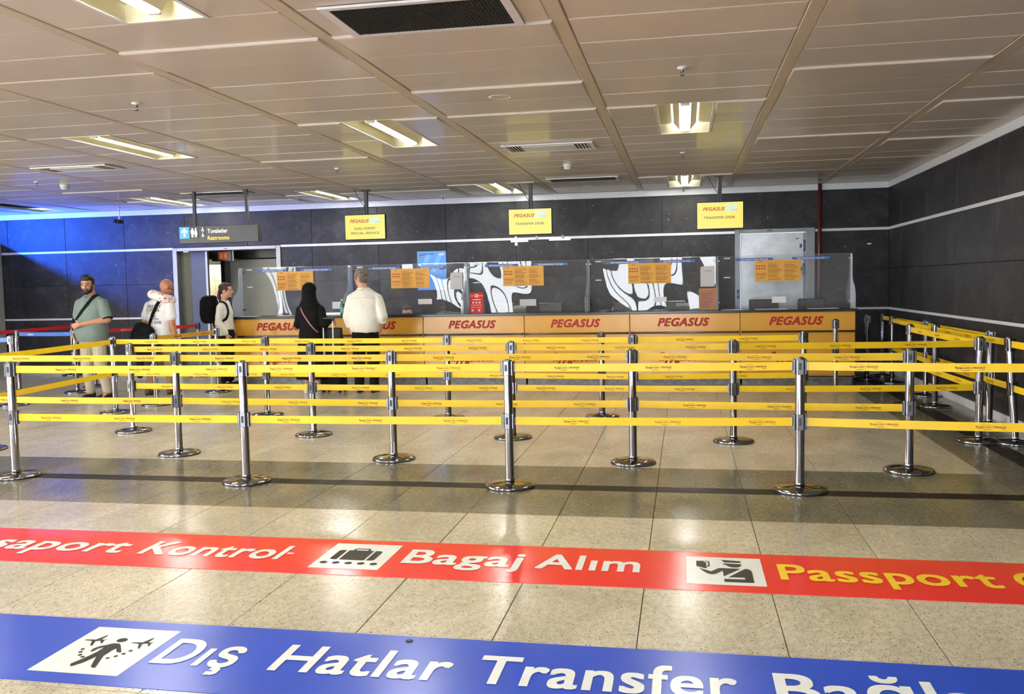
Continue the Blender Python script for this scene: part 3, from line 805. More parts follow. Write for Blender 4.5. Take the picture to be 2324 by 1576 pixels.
def restroom_hanger():
    Y = 12.5
    t = thing('wayfinding_sign', 'long dark grey hanging restroom sign with blue arrow tile', 'sign', (-7.45, Y, 2.195))
    w, h = 1.28, 0.255
    one_box('case', 'sign_grey', t, 0, w, 0, 0.12, 0, h, 0.004)
    one_box('blue_tile', 'sign_sky', t, 0.01, 0.17, -0.004, 0, 0.075, 0.245)
    bm = BM(); prism(bm, [(0.080, 0.10), (0.102, 0.10), (0.102, 0.185), (0.128, 0.158), (0.145, 0.172), (0.091, 0.228), (0.037, 0.172), (0.054, 0.158), (0.080, 0.185)], -0.006, -0.004, 'xz')
    obj('arrow', bm, 'ink_sign_white', t)
    one_box('navy_tile', 'sign_navy', t, 0.172, 0.325, -0.004, 0, 0.075, 0.245)
    bm = BM()
    for cx, dr in ((0.222, 0), (0.277, 1)):
        pts = [(cx+0.013*math.cos(a*PI/6), 0.215+0.013*math.sin(a*PI/6)) for a in range(12)]; prism(bm, pts, -0.006, -0.004, 'xz')
        if dr: prism(bm, [(cx-0.010, 0.198), (cx+0.010, 0.198), (cx+0.028, 0.13), (cx+0.013, 0.13), (cx+0.012, 0.09), (cx-0.012, 0.09), (cx-0.013, 0.13), (cx-0.028, 0.13)], -0.006, -0.004, 'xz')
        else: prism(bm, [(cx-0.026, 0.198), (cx+0.026, 0.198), (cx+0.026, 0.145), (cx+0.015, 0.14), (cx+0.015, 0.09), (cx-0.015, 0.09), (cx-0.015, 0.14), (cx-0.026, 0.145)], -0.006, -0.004, 'xz')
    obj('figures', bm, 'ink_sign_white', t)
    for z in (0.168, 0.088):
        one_box('small_tile', 'sign_navy', t, 0.355, 0.430, -0.004, 0, z, z+0.074)
        bm = BM()
        pts = [(0.390+0.007*math.cos(a*PI/5), z+0.060+0.007*math.sin(a*PI/5)) for a in range(10)]; prism(bm, pts, -0.006, -0.004, 'xz')
        prism(bm, [(0.384, z+0.05), (0.396, z+0.05), (0.398, z+0.032), (0.412, z+0.030), (0.414, z+0.014), (0.404, z+0.014), (0.402, z+0.022), (0.384, z+0.024)], -0.006, -0.004, 'xz')
        for k in range(10):
            a0, a1 = PI*0.75 + k*PI*0.11, PI*0.75 + (k+1)*PI*0.11
            c = (0.388, z+0.022)
            prism(bm, [(c[0]+0.014*math.cos(a0), c[1]+0.014*math.sin(a0)), (c[0]+0.014*math.cos(a1), c[1]+0.014*math.sin(a1)),
                       (c[0]+0.019*math.cos(a1), c[1]+0.019*math.sin(a1)), (c[0]+0.019*math.cos(a0), c[1]+0.019*math.sin(a0))], -0.006, -0.004, 'xz')
        obj('small_figure', bm, 'ink_sign_white', t)
    wall_text('turkish_lettering', t, 'Tuvaletler', 0.47, 0.795, 0.148, 0.058, -0.006, 'ink_sign_white', 0, 0.015)
    wall_text('english_lettering', t, 'Restrooms', 0.47, 0.815, 0.045, 0.058, -0.006, 'ink_sign_yellow', 0, 0.015)
    for x in (0.235, 1.085):
        bm = BM(); cbox(bm, x-0.022, x+0.022, 0.04, 0.08, h, ZC-2.195, 0.002); obj('hanger', bm, 'dark_metal', t)
restroom_hanger()

# ------------------------------------------------------------------ counter
CX0, CX1, CY = -6.95, 2.32, 13.1
UW = (CX1 - CX0) / 6
def pegasus(parent, x0, x1, z, cap, y, mat='logo_red'):
    return wall_text('brand_lettering', parent, 'PEGASUS', x0, x1, z, cap, y, mat, 0.30, 0.045)
unit_lab = ['first yellow counter unit at its left end, beside the woman with the backpack',
            'yellow counter unit behind the two waiting customers, second from the left end',
            'yellow counter unit below the red table sign, third from the left end',
            'yellow counter unit with the palest shine, fourth from the left end',
            'yellow counter unit fifth from the left end, below the orange leaflet holder',
            'last yellow counter unit at the right end, in front of the steel door']
for i in range(6):
    x0 = CX0 + UW*i
    t = thing('counter_unit', unit_lab[i], 'counter', (x0, CY, 0), 0, 'yellow counter units in one row')
    one_box('carcass', 'counter_edge', t, 0.002, UW-0.002, 0.035, 0.62, 0.10, 1.028)
    bm = BM(); cbox(bm, 0.004, UW-0.004, 0.0, 0.033, 0.765, 1.028, 0.004); obj('upper_panel', bm, 'counter_yellow', t)
    bm = BM(); cbox(bm, 0.004, UW-0.004, 0.012, 0.034, 0.145, 0.755, 0.004); obj('lower_panel', bm, 'counter_yellow', t)
    bm = BM(); box(bm, 0.03, UW-0.03 if i == 5 else UW, 0.07, 0.60, 0.0, 0.10); obj('plinth', bm, 'kick_metal', t)
    pegasus(t, 0.40, 1.115, 0.850, 0.108, -0.003)
    wall_text('web_lettering', t, 'flypgs.com', 0.42, 1.06, 0.35, 0.115, 0.008, 'logo_red', 0.1, 0.05)
    bm = BM(); a0 = -0.06 if i == 0 else 0.03
    tube(bm, [(a0, -0.05, 0.755), (UW-0.03, -0.05, 0.755)], 0.013, 10); tube(bm, [(0.03, -0.03, 0.125), (UW-0.03, -0.03, 0.125)], 0.011, 10)
    obj('rail', bm, 'chrome_worn', t, smooth=False)
    bm = BM()
    for x in (0.03, UW-0.03):
        for z, yy in ((0.755, -0.05), (0.125, -0.03)):
            cbox(bm, x-0.012, x+0.012, yy-0.012, 0.005, z-0.016, z+0.016, 0.003)
    obj('rail_bracket', bm, 'dark_metal', t)
wt = BM(); cbox(wt, CX0-0.09, CX1+0.02, CY-0.06, CY+0.68, 1.029, 1.063, 0.004)
tag(obj('counter_worktop', wt, 'worktop_black'), 'long black worktop running over all the yellow counter units', 'worktop')
dk = BM(); cbox(dk, CX0, CX1, CY+0.70, CY+1.30, 0.71, 0.74, 0.003); 
for i in range(7):
    x = CX0 + 0.05 + i*(CX1-CX0-0.1)/6; box(dk, x-0.02, x+0.02, CY+0.72, CY+1.28, 0.0, 0.71)
tag(obj('staff_desk', dk, 'corridor_grey'), 'low staff desk behind the counter', 'desk')

# acrylic screens
SX = [-6.95 + 1.854*i for i in range(6)]
SY, SZ0, SZ1 = 13.44, 1.064, 1.83
def acrylic_screen(i):
    x0, x1 = SX[i], SX[i+1]
    lab = ['clear acrylic counter screen at the left end, beside the woman with the backpack',
           'clear acrylic counter screen behind the man in the white shirt',
           'clear acrylic counter screen under the central transfer desk display',
           'clear acrylic counter screen fourth from the left, just left of the steel door',
           'clear acrylic counter screen at the right end, in front of the steel door'][i]
    t = thing('acrylic_screen', lab, 'screen guard', (x0, SY, SZ0), 0, 'clear acrylic guards on the counter')
    w = x1 - x0 - 0.03; h = SZ1 - SZ0
    bm = BM(); nx, nz = 40, 18; rnd = random.Random(50+i); ph = [rnd.uniform(0, 6.28) for _ in range(6)]
    amp = (0.0030, 0.0042, 0.0058, 0.0040, 0.0022)[i]
    def wob(x, z):
        a = math.sin(x*2.3+ph[0]+z*1.5)*1.6 + 0.5*math.sin(x*6.1+ph[1]-z*3.2) + 0.6*math.sin(z*5+ph[2]+x*1.1) + 0.25*math.sin(x*11+ph[3]+z*7)
        return amp*a
    g = [[[bm.verts.new((0.015 + w*a/nx, wob(w*a/nx, h*b/nz) + dy, h*b/nz)) for a in range(nx+1)] for b in range(nz+1)] for dy in (0.0,)]
    f = g[0]
    for b in range(nz):
        for a in range(nx): bm.faces.new((f[b][a], f[b][a+1], f[b+1][a+1], f[b+1][a]))
    sh = obj('front_sheet', bm, 'clear_acrylic', t, smooth=True, fixn=False)
    bm = BM()
    box(bm, 0.015, 0.015+w, -0.002, 0.003, h, h+0.002)
    obj('sheet_edge', bm, 'acrylic_edge', t)
    prof = [(0.0, 0.0), (-0.37, 0.0), (-0.37, 0.20), (-0.355, 0.25), (-0.30, 0.31), (-0.20, 0.37), (-0.15, 0.42), (-0.13, 0.50), (-0.13, 0.70), (-0.12, 0.745), (-0.09, 0.765), (0.0, 0.766)]
    for x in (0.008, x1-x0-0.014):
        bm = BM(); prism(bm, prof, x, x+0.006, 'yz'); obj('side_fin', bm, 'acrylic_edge', t)
    bm = BM()
    for x in (0.014, x1-x0-0.032):
        for z in (0.70, 0.10): cbox(bm, x-0.01, x+0.03, -0.02, 0.012, z-0.012, z+0.012, 0.003)
    obj('clip', bm, 'chrome_worn', t)
    bm = BM()
    for z in (0.735, 0.46): cbox(bm, 0.10, 0.19, -0.022, -0.008, z-0.008, z+0.008, 0.003)
    obj('bracket_pad', bm, 'white_paint', t)
    st = [(-6.65, -6.16), (-5.94, -5.41), (-4.81, -4.30), (-4.04, -3.54), (-2.96, -2.46), (-2.21, -1.70), (-1.13, -0.58), (-0.36, 0.16), (0.73, 1.25), (1.51, 2.02)][2*i:2*i+2]
    for a, b in st:
        s = one_box('blue_strip', 'strip_blue', t, a-x0, b-x0, -0.026, -0.022, 0.692, 0.732)
        wall_text('strip_lettering', s, 'SİZİ ÖNEMSİYORUZ / WE CARE', a-x0+0.07, b-x0-0.07, 0.702, 0.017, -0.028, 'ink_white', 0, 0.02)
for i in range(5): acrylic_screen(i)
PX = [(-6.33, -5.72), (-4.445, -3.83), (-2.68, -2.06), (-0.805, -0.185), (1.0, 1.63)]
plab = ['orange notice poster on the leftmost acrylic screen, partly behind the black headscarf', 'orange notice poster right of the man in the white shirt',
        'orange notice poster on the middle acrylic screen', 'orange notice poster left of the orange leaflet holder', 'orange notice poster in front of the steel door']
for i, (a, b) in enumerate(PX):
    t = thing('notice_poster', plab[i], 'poster', (a, SY-0.034, 1.462), 0, 'orange notices on the counter screens')
    w, h = b-a, 0.298
    one_box('sheet', 'poster_orange', t, 0, w, -0.0, 0.003, 0, h)
    bm = BM(); bi = BM(); rnd = random.Random(i)
    for c in (0, 1):
        xx = w*(0.29 + 0.355*c)
        for r in range(11):
            z = h*(0.86 - 0.078*r); ww = w*0.30*rnd.uniform(0.55, 1.0)
            box(bm, xx, xx+ww, -0.002, -0.0005, z, z+0.006)
            if r % 3: box(bm, xx, xx+w*0.31*rnd.uniform(0.6, 1.0), -0.002, -0.0005, z-0.011, z-0.006)
        box(bi, xx+w*0.31, xx+w*0.32, -0.003, -0.0005, h*0.45, h*0.48)
    for r in range(2):
        for c in range(4):
            x, z = w*(0.045 + 0.055*c), h*(0.73 - 0.13*r)
            pts = [(x+0.011*math.cos(a_*PI/5), z+0.011*math.sin(a_*PI/5)) for a_ in range(10)]; prism(bi, pts, -0.002, -0.0005, 'xz')
    for r in range(2):
        for c in range(7): box(bi, w*(0.03+0.033*c), w*(0.048+0.033*c), -0.002, -0.0005, h*(0.34-0.06*r), h*(0.38-0.06*r))
    for z in (0.2, 0.16, 0.12): box(bm, w*0.04, w*0.22, -0.002, -0.0005, h*z, h*z+0.004)
    box(bm, w*0.09, w*0.16, -0.002, -0.0005, h*0.9, h*0.94)
    obj('text_lines', bm, 'poster_ink', t); obj('pictograms', bi, 'poster_red', t)

# blue care poster on the wall
t = thing('care_poster', 'light blue poster with diagonal bands on the dark wall behind the counter', 'poster', (-4.49, YB-0.008, 1.42))
w, h = 0.51, 0.66
one_box('sheet', 'poster_blue', t, 0, w, 0, 0.004, 0, h)
bm = BM()
for x in (0.12, 0.32): prism(bm, [(x-0.09, 0.30), (x-0.01, 0.30), (x+0.13, h-0.05), (x+0.05, h-0.05)], -0.002, 0.0, 'xz')
obj('bands', bm, 'poster_blue_light', t)
wall_text('lettering', t, 'SİZİ ÖNEMSİYORUZ', 0.03, 0.30, h-0.06, 0.022, -0.003, 'sign_navy', 0, 0.02)
s = one_box('dark_label', 'sign_navy', t, 0.03, 0.12, -0.003, 0, h-0.10, h-0.07)
wall_text('label_lettering', s, 'WE CARE', 0.035, 0.115, h-0.094, 0.016, -0.005, 'ink_white', 0, 0.02)
one_box('logo_patch', 'paper_grey', t, 0.385, 0.475, -0.003, 0, h-0.075, h-0.035)
bm = BM()
for x in (0.10, 0.43): prism(bm, [(x-0.04, 0.33), (x-0.035, 0.372), (x+0.03, 0.385), (x+0.045, 0.36), (x+0.035, 0.33), (x+0.025, 0.35), (x-0.025, 0.35)], -0.003, -0.001, 'xz')
obj('printed_hair', bm, 'sign_navy', t)
# white paper patches and a chip on the wall
pp = thing('paper_remnants', 'torn white paper strips and clear clips on the wall trim below the centre display', 'paper', (-2.85, YB-0.014, 2.2))
one_box('paper_strip', 'paper_grey', pp, 0.0, 0.30, -0.004, 0, -0.01, 0.03); one_box('paper_strip', 'paper_white', pp, 0.65, 1.01, -0.004, 0, 0.0, 0.05)
bm = BM()
for x in (0.07, 0.42, 0.86): cbox(bm, x, x+0.045, -0.02, -0.004, 0.035, 0.085, 0.004)
cbox(bm, 0.07, 0.12, -0.02, -0.004, -0.07, -0.012, 0.004); obj('clear_clip', bm, 'acrylic_edge', pp)
bm = BM(); cbox(bm, 2.82, 2.88, YB-0.012, YB-0.001, 2.0, 2.02, 0.003); tag(obj('wall_tag', bm, 'paper_white'), 'tiny white tag stuck on the dark wall near the right corner', 'tag')

# counter top objects
ZT = 1.0635
def bottle():
    t = thing('water_bottle', 'green plastic water bottle with blue label and white cap on the counter', 'bottle', (-5.03+0.02, 13.22, ZT))
    t.location = (-5.175, 13.2, ZT)
    bm = BM(); lathe(bm, [(0.026, 0), (0.032, 0.006), (0.032, 0.05), (0.030, 0.06), (0.032, 0.07), (0.032, 0.14), (0.026, 0.175), (0.014, 0.205), (0.013, 0.225)], 20); obj('body', bm, 'bottle_green', t, smooth=True)
    bm = BM(); lathe(bm, [(0.0335, 0.055), (0.0335, 0.115)], 20, caps=False); obj('label_band', bm, 'label_blue', t, smooth=True)
    bm = BM(); lathe(bm, [(0.0155, 0.222), (0.0155, 0.245), (0.013, 0.248)], 16); obj('cap', bm, 'paper_white', t, smooth=True)
bottle()
def red_sign():
    t = thing('table_sign', 'red table-tent sign with white seal standing on the counter', 'sign', (-3.17, 13.24, ZT))
    w, h = 0.20, 0.31
    bm = BM(); prism(bm, [(0, 0), (0.004, 0), (0.075, h), (0.071, h)], 0, w, 'yz')
    o = obj('front_card', bm, 'sign_red', t)
    bm = BM(); prism(bm, [(0.150, 0), (0.154, 0), (0.077, h), (0.073, h)], 0, w, 'yz'); obj('back_card', bm, 'paper_white', t)
    def fp(x, s): return (x, s*0.071/h*1.0 - 0.001, s)
    bm = BM()
    def quad(x0, x1, s0, s1, b=bm):
        b.faces.new([b.verts.new(fp(x, s)) for x, s in ((x0, s0), (x1, s0), (x1, s1), (x0, s1))])
    for s, a, c in ((0.205, 0.03, 0.17), (0.197, 0.05, 0.15), (0.12, 0.02, 0.18), (0.085, 0.015, 0.085), (0.085, 0.105, 0.185)): quad(a, c, s, s+0.006)
    for x in (0.05, 0.10, 0.15): 
        b = bm; b.faces.new([b.verts.new(fp(x+0.015*math.cos(k*PI/6), 0.160+0.015*math.sin(k*PI/6))) for k in range(12)])
    b = bm; b.faces.new([b.verts.new(fp(0.10+0.028*math.cos(k*PI/8), 0.262+0.028*math.sin(k*PI/8))) for k in range(16)])
    for x in (0.045, 0.145): b.faces.new([b.verts.new(fp(x+0.016*math.cos(k*PI/6), 0.045+0.016*math.sin(k*PI/6))) for k in range(12)])
    obj('white_print', bm, 'paper_white', t, fixn=False)
    b2 = BM(); 
    b2.faces.new([b2.verts.new((p[0], p[1]-0.001, p[2])) for p in [fp(0.10+0.016*math.cos(k*PI/8), 0.262+0.016*math.sin(k*PI/8)) for k in range(16)]])
    for x0, x1 in ((0.0, 0.072), (0.128, 0.2)):
        b2.faces.new([b2.verts.new(fp(x, s)) for x, s in ((x0, 0.252), (x1, 0.252), (x1, 0.272), (x0, 0.272))])
    obj('orange_print', b2, 'leaflet_orange', t, fixn=False)
red_sign()
def leaflet_holder():
    t = thing('leaflet_holder', 'clear holder with orange leaflet and a taped pale note above it on the counter', 'leaflet holder', (0.215, 13.22, ZT))
    one_box('leaflet', 'leaflet_orange', t, 0, 0.26, 0.0, 0.004, 0.005, 0.31)
    bm = BM()
    for k in range(8): box(bm, 0.02, 0.02+0.20*(0.6+0.05*(k % 5)), -0.001, 0.0, 0.05+k*0.027, 0.055+k*0.027)
    obj('text_lines', bm, 'poster_red', t)
    bm = BM(); box(bm, -0.006, 0.268, -0.006, -0.004, 0, 0.30); box(bm, -0.006, -0.003, -0.006, 0.06, 0, 0.30); box(bm, 0.265, 0.268, -0.006, 0.06, 0, 0.30); box(bm, -0.006, 0.268, -0.006, 0.06, 0, 0.004)
    obj('clear_case', bm, 'clear_acrylic', t)
leaflet_holder()
def note(x0, x1, z0, z1, y, label, mat='paper_grey', ears=True):
    t = thing('taped_note', label, 'note', (x0, y, z0))
    w, h = x1-x0, z1-z0
    bm = BM(); prism(bm, [(0, 0), (w, 0), (w, h*0.94), (w*0.93, h), (w*0.08, h*0.97), (0, h*0.9)] if ears else [(0,0),(w,0),(w,h),(0,h)], 0, 0.002, 'xz'); obj('sheet', bm, mat, t)
    bm = BM()
    if ears:
        for k in range(2): box(bm, w*0.25, w*0.78, -0.001, 0, h*(0.76-0.05*k), h*(0.765-0.05*k)+0.002)
        obj('text_lines', bm, 'corridor_dark', t)
    return t
note(-3.50, -3.31, 1.43, 1.69, SY-0.03, 'pale grey note taped to the acrylic screen beside the blue poster')
note(0.235, 0.435, 1.40, 1.70, SY-0.03, 'pale grey note taped above the orange leaflet holder')
note(-4.02, -3.80, 1.21, 1.29, SY-0.03, 'small white label on the acrylic screen right of the man in the white shirt', 'paper_white', False)
note(-5.42, -5.22, 1.16, 1.27, SY-0.03, 'small white card on the acrylic screen beside the green bottle', 'paper_white', False)
note(-0.44, -0.25, 1.19, 1.26, SY-0.03, 'small white label on the fourth acrylic screen, below its orange poster', 'paper_white', False)
note(1.235, 1.43, 1.15, 1.24, SY-0.03, 'small white label on the screen in front of the steel door', 'paper_white', False)
note(-2.43, -2.18, 1.16, 1.26, SY-0.03, 'pale translucent label on the middle acrylic screen', 'paper_grey', False)
# papers on worktop
for i, (x, y, w, d, rz, lab) in enumerate(((-6.72, 13.2, 0.30, 0.2, 0.1, 'loose white papers at the left end of the worktop'), (-6.15, 13.3, 0.26, 0.2, -0.1, 'white form on the worktop left of the headscarf'),
                                ( 0.66, 13.2, 0.30, 0.2, 0.05, 'pale blue papers on the worktop beside the leaflet holder'), (1.9, 13.25, 0.4, 0.16, 0.0, 'white sheet on the worktop near its right end'),
                                (1.2, 13.22, 0.42, 0.15, 0.0, 'white sheets on the worktop in front of the steel door'))):
    t = thing('paper_stack', lab, 'paper', (x, y, ZT), rz)
    for k in range(3):
        bm = BM(); box(bm, -w/2, w/2, -d/2, d/2, 0.0015*k, 0.0015*k+0.0012); obj('sheet', bm, 'paper_white', t, (0.008*k, 0.006*k, 0), (0, 0, 0.06*k))
bm = BM(); cbox(bm, -1.435, -1.335, 13.10, 13.20, ZT, ZT+0.235, 0.006)
t = tag(obj('black_stand_box', bm, 'black_gloss'), 'narrow black box standing at the joint of the middle acrylic screens', 'box')
bm = BM(); cbox(bm, -1.39, -1.37, 13.094, 13.10, ZT+0.03, ZT+0.05, 0.002); obj('keyhole', bm, 'chrome_worn', t)
# tablets / trays lying on the worktop
bm = BM(); cbox(bm, -5.62, -5.12, 13.28, 13.40, ZT, ZT+0.045, 0.006)
tag(obj('document_tray', bm, 'steel'), 'grey document tray on the worktop behind the green bottle', 'tray')
# monitors behind
mlab = ['dark monitor back right of the man in the white shirt', 'dark monitor back just right of the red table sign', 'dark monitor back below the centre display, hiding a head',
        'dark monitor back just right of the narrow black box', 'dark monitor back left of the orange leaflet holder', 'dark monitor back at the left side of the steel door', 'dark monitor back at the right side of the steel door']
for i, (px0, px1, lab) in enumerate(((-4.13, -3.75, mlab[0]), (-2.98, -2.62, mlab[1]), (-2.23, -1.86, mlab[2]), (-1.07, -0.70, mlab[3]), (-0.31, 0.03, mlab[4]), (0.96, 1.38, mlab[5]), (1.66, 2.05, mlab[6]))):
    Y = 13.97; cx = (px0+px1)/2*1.0; w = (px1-px0)/2
    t = thing('monitor', lab, 'monitor', (cx, Y, 0.742), 0, 'monitors behind the counter')
    one_box('shell', 'black_plastic', t, -w, w, 0, 0.05, 0.13, 0.448, 0.012)
    one_box('screen_glass', 'black_gloss', t, -w+0.012, w-0.012, 0.05, 0.053, 0.145, 0.435)
    one_box('stand', 'black_plastic', t, -0.03, 0.03, 0.0, 0.04, 0.01, 0.14, 0.003); one_box('foot', 'black_plastic', t, -0.11, 0.11, -0.07, 0.12, 0.0, 0.012, 0.004)
for i, (x, lab) in enumerate(((-2.48, 'small dark card reader on the worktop right of the red table sign'), (-0.02, 'small dark card reader on the worktop left of the leaflet holder'))):
    t = thing('card_terminal', lab, 'card reader', (x, 13.62, ZT))
    bm = BM(); prism(bm, [(0.0, 0.05), (0.10, 0.10), (0.11, 0.085), (0.01, 0.0), (0.0, 0.0)], -0.10, 0.10, 'yz'); obj('body', bm, 'black_plastic', t)
    one_box('keypad', 'corridor_grey', t, -0.03, 0.06, 0.012, 0.03, 0.058, 0.066)

# ------------------------------------------------------------------ stanchions
def stanchion_meshes():
    ms = {}
    bm = BM(); lathe(bm, [(0.178, 0.0), (0.184, 0.004), (0.184, 0.016), (0.176, 0.023), (0.12, 0.030), (0.06, 0.036), (0.034, 0.040)], 40)
    m = mesh_of('base', bm, 'chrome', True); ms['base'] = m
    bm = BM(); lathe(bm, [(0.186, 0.0), (0.186, 0.006)], 40); ms['foot'] = mesh_of('rubber_ring', bm, 'black_plastic')
    bm = BM(); lathe(bm, [(0.035, 0.038), (0.035, 0.06), (0.0315, 0.064), (0.0315, 0.928), (0.029, 0.938), (0.024, 0.9415)], 24); ms['post'] = mesh_of('post', bm, 'chrome', True)
    bm = BM(); lathe(bm, [(0.022, 0.9405), (0.021, 0.944), (0.002, 0.945)], 20); ms['cap'] = mesh_of('cap', bm, 'chrome_worn')
    for nm, z0, z1 in (('top', 0.822, 0.93), ('low', 0.432, 0.545)):
        bm = BM()
        for s in (-1, 1):
            cbox(bm, s*0.037-0.006, s*0.037+0.006, -0.02, 0.02, z0, z1, 0.0025)
            cbox(bm, s*0.041-0.006, s*0.041+0.006, -0.012, 0.012, z0+0.006, z0+0.03, 0.002)
            cbox(bm, s*0.041-0.006, s*0.041+0.006, -0.012, 0.012, z1-0.022, z1-0.004, 0.002)
            cbox(bm, -0.02, 0.02, s*0.035-0.004, s*0.035+0.004, z0, z1, 0.002)
        ms[nm] = mesh_of('belt_housing', bm, 'chrome_worn')
        bm = BM()
        for s in (-1, 1): cbox(bm, s*0.044-0.001, s*0.044+0.001, -0.010, 0.010, z0+0.034, z1-0.026, 0.0005)
        for s in (-1, 1): cbox(bm, -0.009, 0.009, s*0.0395-0.001, s*0.0395+0.001, z0+0.034, z1-0.026, 0.0005)
        ms[nm+'_slot'] = mesh_of('slot', bm, 'black_plastic')
    return ms
SM = stanchion_meshes()
def letter_mesh(style, faded):
    ink = 'ink_faded' if faded else 'ink_maroon'
    key = ('L', style, faded)
    if key in TXT: return TXT[key]
    bm = BM()
    def add(me, dx=0, dz=0):
        bm.from_mesh(me)
    if style == 'yellow':
        for a in (text_mesh('flypgs.com', 0, 0.092, 0.0145, ink, 0, 0.014, plane='xz', base=0.022, res=2), text_mesh('PEGASUS', 0.108, 0.182, 0.0115, ink, 0.3, 0.03, plane='xz', base=0.023, res=2)):
            add(a)
        for s in ((0.035, 0.085, 0.041, 0.0425), (0.045, 0.09, 0.009, 0.012), (0.152, 0.18, 0.013, 0.0155), (0.0985, 0.1, 0.014, 0.042)):
            box(bm, s[0], s[1], -0.0002, 0.0002, s[2], s[3])
        m = mesh_of('lettering', bm, ink, fixn=False)
    elif style == 'orange':
        add(text_mesh('flypgs.com', 0, 0.16, 0.02, ink, 0, 0.012, plane='xz', base=0.02, res=2)); m = mesh_of('lettering', bm, ink, fixn=False)
    elif style == 'blue':
        add(text_mesh('AJet', 0, 0.11, 0.024, 'ink_white', 0.3, 0.012, plane='xz', base=0.015, res=2)); m = mesh_of('lettering', bm, 'ink_white', fixn=False)
    else:
        add(text_mesh('GTC', 0, 0.085, 0.022, 'ink_white', 0, 0.02, plane='xz', base=0.018, res=2)); box(bm, 0.10, 0.19, -0.0002, 0.0002, 0.025, 0.029); m = mesh_of('lettering', bm, 'ink_white', fixn=False)
    TXT[key] = m
    return m
def stanchion(x, y, label, to=None, style='yellow', levels=('top', 'low'), tilt=0.0, group='yellow belt stanchions of the queue', rnd=None, twist=0.0):
    t = thing('belt_stanchion', label, 'stanchion', (x, y, 0), 0, group)
    R = random.Random(int(x*1000)+int(y*77))
    base = link('base', SM['base'], t); link('rubber_ring', SM['foot'], base, (0, 0, -0.0))
    rot = (0, tilt, 0) if tilt else None
    p = link('post', SM['post'], t, rot=rot); link('cap', SM['cap'], p)
    hz = R.uniform(-0.25, 0.25)
    for lv in ('top', 'low'):
        h = link('belt_housing', SM[lv], t, rot=(0, tilt, hz)); link('slot', SM[lv+'_slot'], h)
    if to is None: return t
    targets = to if isinstance(to, list) else [to]
    for (tx, ty) in targets:
        dx, dy = tx-x, ty-y; Ln = math.hypot(dx, dy); ang = math.atan2(dy, dx)
        for lv in levels:
            z = 0.851 if lv == 'top' else 0.460
            sh = (z+0.03)*math.sin(tilt) if tilt else 0
            bm = BM(); n = 16; th = 0.0011; a0, a1 = 0.046, Ln - 0.046; sag = R.uniform(0.0, 0.005)
            tw = R.uniform(-0.0012, 0.0012)
            rows = []
            for k in range(n+1):
                u = k/n; xx = a0 + (a1-a0)*u; dz = -sag*4*u*(1-u); wy = tw*math.sin(PI*u)*2
                rows.append([bm.verts.new((xx, s*th + wy*zz, dz + zz*0.058)) for s, zz in ((-1, 0), (1, 0), (1, 1), (-1, 1))])
            for A, B in zip(rows, rows[1:]):
                for q in range(4): bm.faces.new((A[q], B[q], B[(q+1)%4], A[(q+1)%4]))
            bm.faces.new(rows[0]); bm.faces.new(rows[-1][::-1])
            b = obj('belt', bm, 'belt_'+style, t, (sh, 0, z), (0, 0, ang), fixn=True)
            # end clip and small rivets
            bm = BM(); cbox(bm, a1-0.008, a1+0.012, -0.006, 0.006, -0.004, 0.062, 0.002); cbox(bm, a0-0.01, a0+0.006, -0.005, 0.005, -0.002, 0.060, 0.002); obj('end_clip', bm, 'chrome_worn', b)
            step = 0.655 if style == 'yellow' else (0.62 if style == 'orange' else 0.72)
            off = R.uniform(0.15, 0.5)
            k = 0
            while off + k*step < a1 - 0.22:
                xx = off + k*step; u = (xx-a0)/(a1-a0); dz = -sag*4*u*(1-u)
                # keep the print on the side facing the hall
                flip = math.cos(ang) < 0
                me = letter_mesh(style, R.random() < 0.35)
                if not flip: link('lettering', me, b, (xx, -th-0.0008-abs(tw)*0.9, dz))
                else: link('lettering', me, b, (xx+0.18, th+0.0008+abs(tw)*0.9, dz), (0, 0, PI))
                k += 1
    return t
F = [(-5.37, 6.41), (-3.34, 6.41), (-1.27, 6.46), (0.79, 6.53), (2.78, 6.30)]
G = [(-6.60, 7.50), (-4.54, 7.46), (-2.47, 7.39), (-0.42, 7.41), (1.68, 7.27)]
H = [(-5.78, 8.64), (-3.70, 8.55), (-1.64, 8.54), (0.44, 8.48), (2.58, 8.64)]
I = [(-6.91, 9.98), (-4.84, 9.87), (-2.61, 9.78), (-0.53, 9.56), (1.21, 9.70)]
ordn = ['first', 'second', 'third', 'fourth', 'fifth']
def row(pts, rowname, labs):
    for k, p in enumerate(pts):
        stanchion(p[0], p[1], labs[k], pts[k+1] if k+1 < len(pts) else None)
row(F, 'front', ['chrome belt stanchion of the nearest queue row, at its left end by the picture edge', 'chrome belt stanchion of the nearest queue row, second from its left end',
                 'chrome belt stanchion of the nearest queue row, at its middle', 'chrome belt stanchion of the nearest queue row, right of centre with the largest base disc',
                 'chrome belt stanchion of the nearest queue row, beyond the right picture edge'])
row(G, 'second', ['chrome belt stanchion of the second queue row, beyond the left picture edge', 'chrome belt stanchion of the second queue row, leftmost one in view',
                  'chrome belt stanchion of the second queue row, left of the middle', 'chrome belt stanchion of the second queue row, right of the middle',
                  'chrome belt stanchion closing the right end of the second queue row'])
row(H, 'third', ['chrome belt stanchion at the open left end of the third queue row', 'chrome belt stanchion of the third queue row, in front of the woman in black',
                 'chrome belt stanchion of the third queue row, directly behind the middle nearest one', 'chrome belt stanchion of the third queue row, second from its right end',
                 'chrome belt stanchion ending the third queue row where the side belt joins'])
Il = ['chrome belt stanchion at the bend of the rearmost row, in front of the bearded man', 'chrome belt stanchion of the rearmost row, below the first counter logo',
      'chrome belt stanchion of the rearmost row, right of the white shirted man', 'chrome belt stanchion of the rearmost row, just left of a belt reel clip', 'chrome belt stanchion ending the rearmost row, before the last counter unit']
